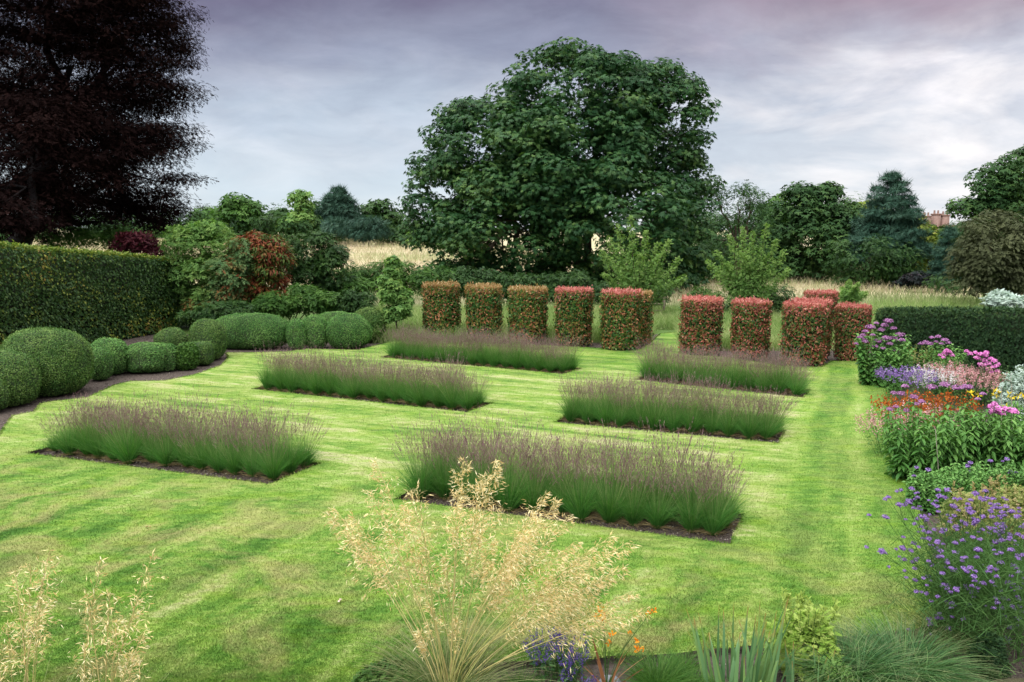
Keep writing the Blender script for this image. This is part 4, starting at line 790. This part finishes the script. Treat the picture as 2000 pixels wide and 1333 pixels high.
# fine grasses, sedge
def grass_clump(name, label, bx, by, rpx, hpx, mat, n, wd=.004, droop=(.3,.9), spread=1.0, z=-.06):
    b = G(bx, by); s = b[1]/F*1.06; r = rpx*s; h = HH(b, bx, by, hpx); g = Geo()
    a_ = R.uniform(0, 6.3, n); q = R.random(n)**.5*r*.45; P = np.stack([np.cos(a_)*q, np.sin(a_)*q, np.zeros(n)+z], 1); t_ = R.uniform(.05, 1.0, n)*spread*r/h
    blades(g, P, np.stack([np.cos(a_)*t_, np.sin(a_)*t_, np.ones(n)], 1), R.uniform(.6, 1.15, n)*h, R.uniform(*droop, n), R.uniform(.6, 1.2, n)*wd, 6, 0)
    o = link(name, g.mesh(name, M[mat]), loc=(b[0], b[1], 0)); return tag(o, label, 'ornamental grass')
grass_clump('grass_tussock', 'fine dark green grass tussock right of the dried crocosmia leaves', 1285, 1335, 60, 70, 'fescue', 1500, .004)
grass_clump('grass_tussock', 'small fine grass tussock between the bigger tussock and the iris', 1350, 1342, 42, 46, 'fescue', 800, .004)
grass_clump('sedge_clump', 'blue-green arching sedge clump, left one beside the yellow-green shrub', 1660, 1335, 80, 128, 'sedge', 1300, .008, (.5,1.1), 1.2)
grass_clump('sedge_clump', 'large blue-green sedge clump sprawling towards the dark box ball', 1765, 1325, 100, 125, 'sedge', 1800, .008, (.5,1.2), 1.3)
grass_clump('grass_tussock', 'straggly grass with thin seed stalks left of the tall verbenas', 1800, 1262, 60, 70, 'stleaf', 260, .003, (.4,.9), 1.4)
grass_clump('sedge_clump', 'dark green sedge clump filling the corner between the large sedge and the coping stones', 1850, 1345, 60, 60, 'sedge', 700, .006, (.5,1.1), 1.2)
grass_clump('grass_tussock', 'fine grass tussock at the right foot of the golden oat grass below the lavender', 1010, 1345, 55, 50, 'fescue', 700, .004)
grass_clump('grass_tussock', 'low green tussock at the bottom edge under the tall iris', 1395, 1360, 45, 45, 'fescue', 600, .004)
grass_clump('grass_tussock', 'thin straw-tipped tussock in the back of the corner bed under the verbenas', 1880, 1255, 50, 70, 'stleaf', 420, .003)
grass_clump('grass_tussock', 'small tussock on the bed edge left of the iris where the lawn begins', 1335, 1300, 40, 40, 'fescue', 500, .004)
grass_clump('grass_tussock', 'low tussock on the lawn edge between the dried crocosmia and the oat grass', 1110, 1300, 40, 40, 'fescue', 400, .004)
# iris fans
def iris(label, bx, by, n, hpx, wpx):
    b = G(bx, by); s = b[1]/F; hh = HH(b, bx, by, hpx); root = thing('iris_plant', label, 'iris', tuple(b))
    for i in range(n):
        g = Geo(); px = R.uniform(-1, 1)*wpx*s*.55; lean = px/hh*.55+R.normal()*.08
        blades(g, np.array([[px, R.normal()*.12, -.06]]), np.array([[lean, R.normal()*.12, 1.]]), R.uniform(.5, 1.08)*hh, R.choice([.02, .1, .45])*R.random(), R.uniform(.026, .042), 7, 0, taper=.95); sub(root, 'leaf', g, M['iris'])
    return root
iris('tall grey-green iris with orange-brown leaf tips in front of the yellow-green shrub', 1440, 1332, 64, 168, 125)
iris('small iris fan with browned tips right of the tall iris', 1570, 1345, 14, 100, 75)
# bushy foreground plants
def bush(name, label, cat, bx, by, rpx, hpx, mat, leaf, tpl, n, hang=.5, shoots=0):
    b = G(bx, by); s = b[1]/F*1.06; r = rpx*s; h = HH(b, bx, by, hpx); root = thing(name, label, cat, tuple(b)); gc, gt = Geo(), Geo()
    for i in range(14):
        a_ = R.uniform(0, 6.3); e = np.array([math.cos(a_)*r*.7*R.random(), math.sin(a_)*r*.7*R.random(), h*R.uniform(.5, .9)]); limb(gt, (0,0,-.08), e, .006, .003, 0, 4, 4)
    d_ = rdir(n); d_[:, 2] = np.abs(d_[:, 2]); P = d_*[r, r, h]*(.35+.65*R.random((n, 1))**.5)*(1+.16*wob(d_*3, 1, int(bx)))[:, None]
    leaves(gc, P, d_*.5+rdir(n)*.6+[0,0,.5], leaf*R.uniform(.7, 1.3, n), tpl, 0, .5+.25*wob(P*5, 1, 2)+R.normal(size=n)*.2, hang=d_*.5+[0,0,hang])
    for i in range(shoots):
        a_ = R.uniform(0, 6.3); q = np.array([math.cos(a_)*r*.7, math.sin(a_)*r*.5, h*.8]); e = q*[1.15,1.15,1]+[0,0,h*R.uniform(.25, .5)]; limb(gt, q, e, .003, .0015, 0, 4, 4)
        k = 22; t = R.random(k)[:, None]; P = q+(e-q)*t; leaves(gc, P, rdir(k)+[0,0,.6], leaf*.8, tpl, 0, .85, hang=[0,0,.6])
    link('foliage', gc.mesh('foliage', M[mat]), root); link('stems', gt.mesh('stems', M['stem']), root); return root
bush('yellow_green_shrub', 'bright yellow-green bushy plant behind the iris', 'shrub', 1572, 1300, 68, 108, 'chart', .062, SPRIG7, 2600, .9, 16)
bush('yellow_green_shrub', 'low mid-green skirt of leaves in front of the yellow-green plant', 'shrub', 1620, 1340, 48, 55, 'lime', .05, SPRIG, 1100, .3)
bush('creeping_juniper', 'low feathery green juniper at the left foot of the golden oat grass', 'shrub', 765, 1345, 75, 42, 'green', .06, SPRIG7, 2400, .5)
bush('creeping_juniper', 'small feathery green plant at the bottom edge between the iris fans', 'shrub', 1500, 1365, 30, 30, 'lime', .04, SPRIG7, 600, .5)
bush('box_ball', 'small round very dark box ball below the tall verbenas', 'topiary', 1930, 1312, 36, 76, 'yew', .035, SPRIG, 5200, .3)
# lavender
def spikes(name, label, cat, bx, by, rpx, hpx, n, fmat, spl_=.06, sw=.006, leafy='peren', fn=14, fs=.012, flen=.08, lean=.4, leafn=200, leafsz=.06, ltpl=LANCE, parent=None, top=.0):
    """many slender stems each ending in a spike of small florets"""
    b = G(bx, by); s = b[1]/F*1.06; r = rpx*s; h = HH(b, bx, by, hpx); root = thing(name, label, cat, tuple(b)); gs_, gf, gl = Geo(), Geo(), Geo()
    a_ = R.uniform(0, 6.3, n); q = np.sqrt(R.random(n)); P = np.stack([np.cos(a_)*q*r*.75, np.sin(a_)*q*r*.75, np.full(n, -.05)], 1)
    D = nrm(np.stack([np.cos(a_)*q*lean, np.sin(a_)*q*lean, np.ones(n)], 1)+R.normal(size=(n, 3))*.05); L = h*R.uniform(.78, 1.08, n)*(1-.12*q)
    tips = blades(gs_, P, D, L, .05, sw*.6, 4, 0, taper=.4)
    for k in range(fn):
        t = R.uniform(0, 1, n)[:, None]; Q = tips-D*flen*t+R.normal(size=(n, 3))*fs*.45; leaves(gf, Q, rdir(n), fs*R.uniform(.8, 1.5, n), DIA, 0, None, hang=[0,0,.3])
    if leafn:
        i = R.integers(0, n, leafn); t = R.uniform(.1, .82, leafn)[:, None]; Q = P[i]+D[i]*(L[i][:, None]*t); leaves(gl, Q, rdir(leafn)*.7+[0,0,.8], leafsz*R.uniform(.7, 1.3, leafn), ltpl, 0, None, hang=rdir(leafn)*[1,1,.3]+[0,0,-.2])
        link('leaves', gl.mesh('leaves', M[leafy]), root)
    link('stems', gs_.mesh('stems', M['stem']), root); tag(link('flower_spikes', gf.mesh('flower_spikes', M[fmat]), root), kind='stuff'); return root
spikes('lavender_plant', 'violet-blue lavender in flower right of the golden oat grass base', 'lavender', 1090, 1318, 48, 90, 110, 'lav', fn=18, fs=.014, flen=.09, leafy='sedge', leafn=500)
spikes('lavender_plant', 'low lavender with a few violet spikes at the bottom edge by the dried leaves', 'lavender', 1130, 1352, 30, 50, 40, 'lav', fn=18, fs=.013, flen=.07, leafy='sedge', leafn=160)
# crocosmia
b = G(1185, 1345); root = thing('crocosmia_plant', 'crocosmia with dried rust-brown leaves and amber flowers beside the lavender', 'crocosmia', tuple(b)); s = b[1]/F
for (px, py) in ((1160,1240),(1240,1237),(1150,1260),(1222,1262),(1250,1275),(1205,1255),(1175,1280),(1140,1290),(1235,1300),(1215,1285),(1165,1305)):
    tip = U(px, py, b[1]+R.uniform(-.1,.1))-b; g = Geo(); L = np.linalg.norm(tip); blades(g, np.array([[R.normal()*.03, R.normal()*.04, -.06]]), np.array([tip]), L*1.15, .12, R.uniform(.018,.032), 6, 0, taper=.95); sub(root, 'dried_leaf', g, M['dry'])
for (px, py) in ((1195,1242),(1190,1255),(1233,1240),(1240,1252),(1243,1268),(1250,1272),(1275,1192),(1268,1200),(1172,1192),(1166,1205),(1178,1203),(1178,1212)):
    tip = U(px, py, b[1]+R.uniform(-.1,.1))-b; g = Geo(); tube(g, [(0,0,0), tip*[.4,.4,.55], tip], [.003,.0025,.0015], 4); st_ = sub(root, 'flower_stem', g, M['stem'])
    g = Geo(); P = tip+R.normal(size=(9, 3))*.014; leaves(g, P, rdir(9), .034, DIA, 0, None, hang=[0,0,.5]); sub(root, 'flower', g, M['amber'], st_)
# rock, wall coping
g = Geo(); sphere(g, (0,0,0), (.10,.08,.075), 16, 10, 0, .5, .12, 1, 4); b = G(1190, 1336); tag(link('rock', g.mesh('rock', M['rock'], True), loc=(b[0], b[1], .0)), 'small blue-grey rounded rock at the bottom edge beside the crocosmia', 'rock')
for i, (px_, lab) in enumerate(((1905, 'left mossy coping stone at the bottom right corner'), (1985, 'right mossy coping stone at the bottom right corner'))):
    b = G(px_, 1352); g = Geo(); sphere(g, (0,0,0), (.20,.12,.10), 24, 12, 0, .5, .05, .45, 5+i); tag(link('coping_stone', g.mesh('coping_stone', M['stone'], True), loc=(b[0], b[1], -.02)), lab, 'stone', 'coping stones')
# ------------------------------------------------------------------ tall verbenas at the front right
def headmesh(r, n, flat, mat, fs):
    g = Geo(); d_ = rdir(n); d_[:, 2] = np.abs(d_[:, 2])*flat; P = d_*r; leaves(g, P, d_+[0,0,.4]+rdir(n)*.3, fs*R.uniform(.7,1.3,n), DIA); sphere(g, (0,0,-.1*r), (r*.8, r*.8, r*.5*flat), 8, 5, 0, .1); return g.mesh('flower_head', M[mat])
VH = [headmesh(r_, 46, .75, 'violet', .018) for r_ in (.017, .023, .030)]
MH = [headmesh(r_, 70, .55, 'mauve', .030) for r_ in (.05, .065, .08)]
PH = [headmesh(r_, 60, .8, 'pink', .036) for r_ in (.042, .052, .062)]
def branching(root, base, tips, heads, r=.004, fork=True):
    g = Geo(); hs = []
    for T in tips:
        m_ = base+(T-base)*[.45,.45,.62]+R.normal(size=3)*.02; tube(g, [base+(m_-base)*0, base+(m_-base)*.5, m_, m_+(T-m_)*.6, T], [r, r*.9, r*.7, r*.5, r*.4], 4, 0, R.random()); hs.append((T, 1))
        if fork:
            for q in range(int(R.integers(2, 5))):
                T2 = T+np.array([R.normal()*.09, R.normal()*.09, -R.random()*.12]); tube(g, [m_+(T-m_)*.5, (m_+(T-m_)*.5+T2)/2+[0,0,-.01], T2], [r*.5, r*.4, r*.3], 4); hs.append((T2, .8))
    link('stems', g.mesh('stems', M['stem']), root)
    for T, sc_ in hs: link('flower_head', heads[int(R.integers(len(heads)))], root, tuple(T), R.uniform(0, 6), sc_*R.uniform(.8, 1.15))
VG = 'tall violet verbenas at the front right'
vb = [(1845,1240,[(1760,958),(1780,955),(1735,972),(1728,1010),(1775,980),(1795,990),(1800,1010)],'sprawling verbena leaning far over the lawn edge, leftmost of all'),
 (1850,1215,[(1722,1076),(1763,1072),(1785,1062),(1802,1052),(1766,1094),(1792,1092),(1812,1128),(1820,1105)],'low verbena with its few heads spread over the lawn'),
 (1870,1230,[(1800,1030),(1835,970),(1850,958),(1830,990),(1815,1040),(1840,1040),(1855,1020)],'verbena second in from the lawn edge with heads against the pale shrub'),
 (1885,1200,[(1875,975),(1862,990),(1890,985),(1870,1030),(1895,1000),(1880,1020)],'verbena rising in front of the pale bronze shrub, left of its centre'),
 (1905,1230,[(1905,965),(1915,975),(1925,960),(1900,1050),(1920,1010),(1905,1020),(1870,1080)],'verbena with a dense cluster of heads in the middle of the group'),
 (1925,1195,[(1940,975),(1950,985),(1935,1000),(1945,1025),(1930,1030),(1955,1040)],'verbena right of the middle cluster, rather tall'),
 (1950,1230,[(1965,990),(1975,1000),(1960,1030),(1985,1010),(1945,1060),(1970,1055)],'tall verbena near the right edge with crowded heads'),
 (1975,1190,[(1990,1000),(2005,990),(1995,1030),(2010,1045),(1985,1065)],'verbena touching the right picture edge, upper heads'),
 (1900,1270,[(1840,1120),(1865,1115),(1880,1090),(1850,1100),(1900,1155),(1830,1060),(1843,1143)],'shorter verbena in front with scattered low heads'),
 (1950,1290,[(1895,1110),(1920,1140),(1935,1110),(1910,1075),(1955,1100),(1975,1075),(1945,1170)],'shorter verbena above the dark box ball'),
 (1990,1280,[(1985,1110),(2000,1085),(1970,1140),(1990,1150),(1960,1170),(2010,1120),(1982,1190)],'shorter verbena at the right edge above the dark box ball'),
 (1860,1265,[(1810,1160),(1835,1200),(1860,1180),(1818,1220),(1850,1145),(1834,1208)],'thin verbena low down beside the sedge'),
 (2030,1250,[(2020,1010),(2000,1050),(2010,1080),(2000,1130),(1990,1210),(1968,1248)],'verbena mostly outside the right picture edge')]
for bx, by, tips, lab in vb:
    b = G(bx, by); root = thing('verbena_plant', lab, 'verbena', tuple(b), 0, VG); T = []
    for (px, py) in tips:
        T.append(U(px, py, b[1]+R.uniform(-.2, .25))-b)
    branching(root, np.array([0,0,-.07]), T, VH)
    g = Geo(); n = 480; a_ = R.uniform(0, 6.3, n); P = np.stack([R.normal(size=n)*.2, R.normal(size=n)*.2, R.uniform(-.05, .9, n)], 1); blades(g, P, rdir(n)*[1,1,.3]+[0,0,.8], R.uniform(.12,.3,n), .3, .006, 2, 0); link('leaves', g.mesh('leaves', M['stem']), root)
#@@BORDER
# ------------------------------------------------------------------ the long flower border
def perennial(name, label, cat, bx, by, rpx, hpx, nstem, leaf, mat='peren', tpl=OVAL, heads=None, head_px=(), lpairs=16, droop=-.35, group=None, z0=.08, hs=1.0, ry=None):
    b = G(bx, by); s = b[1]/F*1.06; r = rpx*s; h = HH(b, bx, by, hpx); root = thing(name, label, cat, tuple(b), 0, group); gs_, gl = Geo(), Geo()
    n = nstem; a_ = R.uniform(0, 6.3, n); q = np.sqrt(R.random(n)); P = np.stack([np.cos(a_)*q*r*.7, np.sin(a_)*q*(ry or r)*.7, np.full(n, -.06)], 1)
    D = nrm(np.stack([np.cos(a_)*q*.26, np.sin(a_)*q*.26, np.ones(n)], 1)+R.normal(size=(n, 3))*.04); L = h*R.uniform(.72, 1.06, n)*(1-.16*q)
    tips = blades(gs_, P, D, L, .03, .011, 4, 0, taper=.5)
    for k in range(lpairs):
        t = z0+(1.0-z0)*(k+R.random(n))/lpairs; Q = P+D*(L*t)[:, None]; az = R.uniform(0, 6.3, n)
        for m_ in (0, 2.1, 4.2):
            o_ = np.stack([np.cos(az+m_), np.sin(az+m_), np.zeros(n)], 1); leaves(gl, Q, o_*.45+[0,0,1]+rdir(n)*.25, leaf*R.uniform(.7,1.25,n)*(1.1-.45*t), tpl, 0, .3+.4*t+R.normal(size=n)*.16, hang=o_*1.4+[0,0,droop], hw=1.6)
    link('stems', gs_.mesh('stems', M['stem']), root); link('leaves', gl.mesh('leaves', M[mat]), root)
    if heads:
        g = Geo()
        for (px, py) in head_px:
            T = U(px, py, b[1]+R.uniform(-.35,.35)*r)-b; j = int(np.argmin(np.sum((tips-T)[:, :2]**2, 1))); tube(g, [P[j]+(tips[j]-P[j])*.6, (tips[j]+T)/2-[0,0,.05], T], [.005,.004,.003], 4)
            link('flower_head', heads[int(R.integers(len(heads)))], root, tuple(T), R.uniform(0,6), hs*R.uniform(.75, 1.2))
        if head_px: link('flower_stalks', g.mesh('flower_stalks', M['stem']), root)
    return root
def hp(x0, x1, y0, y1, n): return [(R.uniform(x0, x1), R.uniform(y0, y1)) for _ in range(n)]
perennial('joe_pye_weed', 'tall leafy plant with mauve domes at the far end of the border', 'perennial', 1722, 752, 44, 118, 40, .17, heads=MH, head_px=[(1700,640),(1712,632),(1735,628),(1690,648),(1722,645),(1745,642),(1758,655),(1705,655),(1730,660),(1748,665),(1680,660),(1672,672),(1690,668),(1762,665),(1715,668),(1738,672),(1685,655),(1728,636)]+hp(1680,1765,660,690,8), hs=1.35)
spikes('verbena_plant', 'lavender-blue low verbena drift left in front of the tall mauve plant', 'perennial', 1765, 782, 42, 72, 150, 'violet', fn=10, fs=.035, flen=.08, leafn=300, leafsz=.07)
spikes('white_spire_plant', 'white spires mixed into the violet and pink drifts', 'perennial', 1828, 782, 34, 75, 110, 'white', fn=14, fs=.032, flen=.26, leafn=260, leafsz=.08)
spikes('pink_bistort', 'pale pink bottlebrush drift behind the orange flowers', 'perennial', 1895, 785, 52, 76, 190, 'rose', fn=14, fs=.034, flen=.20, leafn=360, leafsz=.1)
spikes('pink_bistort', 'pink bottlebrush drift reaching the white spires, farther one', 'perennial', 1850, 768, 45, 68, 120, 'rose', fn=14, fs=.032, flen=.18, leafn=260, leafsz=.1)
spikes('pale_spire_plant', 'cream-green spires just right of the tall mauve plant', 'perennial', 1790, 748, 34, 78, 90, 'pale', fn=16, fs=.032, flen=.3, leafn=400, leafsz=.1)
perennial('joe_pye_weed', 'smaller mauve-domed plant in front of the middle of the yew hedge', 'perennial', 1838, 752, 34, 92, 30, .14, heads=MH, head_px=[(1808,668),(1820,660),(1832,658),(1845,665),(1815,672),(1838,672),(1852,670),(1828,668),(1800,672)], hs=1.1)
perennial('phlox_plant', 'phlox with a few lilac-pink heads left of the bright magenta one', 'perennial', 1850, 765, 34, 82, 26, .10, tpl=LANCE, heads=PH, head_px=hp(1832,1862,684,700,9))
perennial('phlox_plant', 'bright magenta-pink phlox mound in front of the yew hedge', 'perennial', 1918, 780, 46, 95, 34, .10, 'dkgreen', LANCE, heads=PH, head_px=[(1888,687),(1895,692),(1905,690),(1915,693),(1925,696),(1912,702),(1908,700),(1922,705),(1935,702),(1930,712),(1942,706),(1945,716),(1938,718),(1920,714),(1925,722),(1948,726),(1936,728),(1914,712),(1926,690),(1950,712)], hs=1.1)
perennial('leafy_perennial', 'dark green leafy plant right of the magenta phlox below the yew hedge', 'perennial', 1985, 800, 50, 90, 26, .12, 'dkgreen')
bush('white_variegated_shrub', 'creamy white feathery shrub at the right edge of the border', 'shrub', 1985, 812, 38, 92, 'silver', .11, SPRIG, 1500, .7)
perennial('daylily_plant', 'yellow daylilies at the right edge behind the leafy plants', 'perennial', 1965, 862, 45, 95, 20, .2, 'peren', LANCE)
b = G(1965, 862); root = thing('daylily_flowers', 'cluster of yellow daylily blooms on bare stalks at the right edge', 'flowers', tuple(b))
for (px, py) in ((1942,763),(1950,768),(1944,772),(1972,770),(1978,776),(1965,795),(1990,773),(1998,776),(1896,768),(1912,772)):
    T = U(px, py, b[1])-b; g = Geo(); tube(g, [(T[0]*.6, 0, -.05), T*[.9,1,.6], T], [.005,.004,.003], 4); st_ = sub(root, 'stalk', g, M['stem']); g = Geo(); leaves(g, np.tile(T, (7, 1)), rdir(7), .09, LANCE, 0, None, hang=rdir(7)+[0,0,.4]); sub(root, 'bloom', g, M['yellow'], st_)
spikes('orange_helenium', 'orange-red flower drift along the top of the nearer leafy mass, left part', 'perennial', 1775, 868, 44, 104, 170, 'orange', fn=6, fs=.045, flen=.16, leafn=700, leafsz=.09)
spikes('orange_helenium', 'orange-red flower drift right of the other, beside the mauve heads', 'perennial', 1835, 862, 44, 104, 150, 'orange', fn=6, fs=.045, flen=.16, leafn=700, leafsz=.09)
spikes('pink_bistort', 'pale pink bottlebrush plant spilling onto the lawn at the left edge of the border', 'perennial', 1736, 890, 30, 100, 110, 'rose', fn=12, fs=.026, flen=.2, leafn=200, leafsz=.07, lean=.5)
spikes('pink_bistort', 'pink bottlebrush spikes rising through the orange flowers', 'perennial', 1792, 905, 40, 130, 60, 'rose', fn=12, fs=.03, flen=.2, leafn=200, leafsz=.09)
JG = 'big leafy perennials in the middle of the border'
perennial('joe_pye_weed', 'large-leaved plant at the lawn side of the border, bearing small mauve heads', 'perennial', 1782, 935, 46, 165, 30, .19, heads=MH, head_px=[(1768,755),(1746,768),(1750,795),(1738,800),(1770,802),(1760,770),(1790,790),(1785,776)], hs=.8, group=JG, droop=-.9, lpairs=11, tpl=BROAD, z0=.14)
perennial('joe_pye_weed', 'large-leaved plant second from the lawn with a bamboo cane in front', 'perennial', 1838, 925, 46, 150, 30, .19, heads=MH, head_px=[(1820,757),(1846,752),(1868,758),(1800,785)], hs=.9, group=JG, droop=-.9, lpairs=11, tpl=BROAD, z0=.14)
perennial('joe_pye_weed', 'large-leaved plant below the widest mauve head', 'perennial', 1900, 915, 46, 140, 30, .19, heads=MH, head_px=[(1885,755),(1892,757),(1878,758),(1920,770),(1910,780)], hs=1.0, group=JG, droop=-.9, lpairs=11, tpl=BROAD, z0=.14)
perennial('joe_pye_weed', 'large-leaved plant at the right edge below the pink phlox', 'perennial', 1962, 920, 50, 120, 30, .19, heads=PH, head_px=[(1935,795),(1942,790),(1948,800),(1940,805),(1962,800),(1975,803),(1982,805),(1955,808)], hs=1.1, group=JG, droop=-.9, lpairs=11, tpl=BROAD, z0=.14)
perennial('joe_pye_weed', 'large-leaved plant cut by the right picture edge', 'perennial', 2025, 930, 46, 125, 26, .19, group=JG, droop=-.9, lpairs=11, tpl=BROAD, z0=.14)
LG = 'low leafy perennials below the tall border plants'
for i, (bx, by, r_, h_, lab) in enumerate(((1812, 985, 44, 75, 'low bushy green plant nearest the lawn, below the large-leaved plants'), (1868, 975, 50, 80, 'low bushy green plant, second from the lawn, dotted with mauve'), (1930, 972, 50, 78, 'low bushy green plant above the pale bronze shrub'), (1992, 975, 50, 80, 'low bushy green plant at the right picture edge'))):
    perennial('low_perennial', lab, 'perennial', bx, by, r_, h_, 60, .085, 'peren', DIA, heads=VH, head_px=hp(bx-35, bx+35, by-78, by-50, 3), hs=1.3, group=LG, lpairs=12)
bush('pale_bronze_shrub', 'pale pinkish-green shrub behind the verbenas, left one', 'shrub', 1890, 1045, 52, 80, 'pale', .06, SPRIG, 3000, .4, 8)
bush('pale_bronze_shrub', 'pale pinkish-green shrub behind the verbenas at the right edge', 'shrub', 1975, 1045, 56, 88, 'pale', .06, SPRIG, 3000, .4, 8)
bush('leafy_shrub', 'dark leafy plant under the verbenas, upper one', 'shrub', 1895, 1150, 62, 100, 'peren', .06, SPRIG, 2600, .4)
bush('leafy_shrub', 'dark leafy plant under the verbenas at the right edge', 'shrub', 1980, 1180, 60, 120, 'peren', .06, SPRIG, 2600, .4)
for px_, py_, pt, lab in ((1835, 945, 838, 'thin pale bamboo cane leaning among the large-leaved plants'), (1956, 880, 755, 'upright bamboo cane left of the daylilies'), (1976, 880, 750, 'upright bamboo cane at the right beside the yellow daylilies')):
    b = G(px_, py_); T = U(px_-(8 if px_ < 1900 else 0), pt, b[1]-.25)-b; g = Geo(); tube(g, [(0,0,-.07), T*.5, T], [.007,.0065,.006], 6); tag(link('bamboo_cane', g.mesh('bamboo_cane', M['cane']), loc=tuple(b)), lab, 'cane')
# little wooden gate rail in the path gap
b = G(1280, 650); Y = 37.5; p = U(1277, 620, Y); root = thing('wooden_gate', 'small weathered wooden gate at the end of the grass path', 'gate', (p[0], Y, 0))
for x in (-.45, .45):
    g = Geo(); box(g, (x-.05,-.05,-.08), (x+.05,.05,.98)); link('post', g.mesh('post', M['wood']), root)
for z in (.3, .6, .88):
    g = Geo(); box(g, (-.398,-.02,z), (.398,.02,z+.07)); link('rail', g.mesh('rail', M['wood']), root)
# fallen leaf and petals on the lawn
for px_, py_, lab in ((665, 1177, 'faded pink rose petal lying on the lawn left of the golden oat grass'), (288, 1033, 'brown dry leaf lying on the lower left lawn')):
    b = G(px_, py_); g = Geo(); leaves(g, np.array([[0,0,.025],[.01,.01,.035],[0,-.01,.03]]), np.array([[0,0,1.],[.3,.2,1],[-.4,.1,1]]), .045, OVAL); tag(link('fallen_petal', g.mesh('fallen_petal', M['spent' if px_ > 400 else 'dry']), loc=(b[0], b[1], 0)), lab, 'leaf')
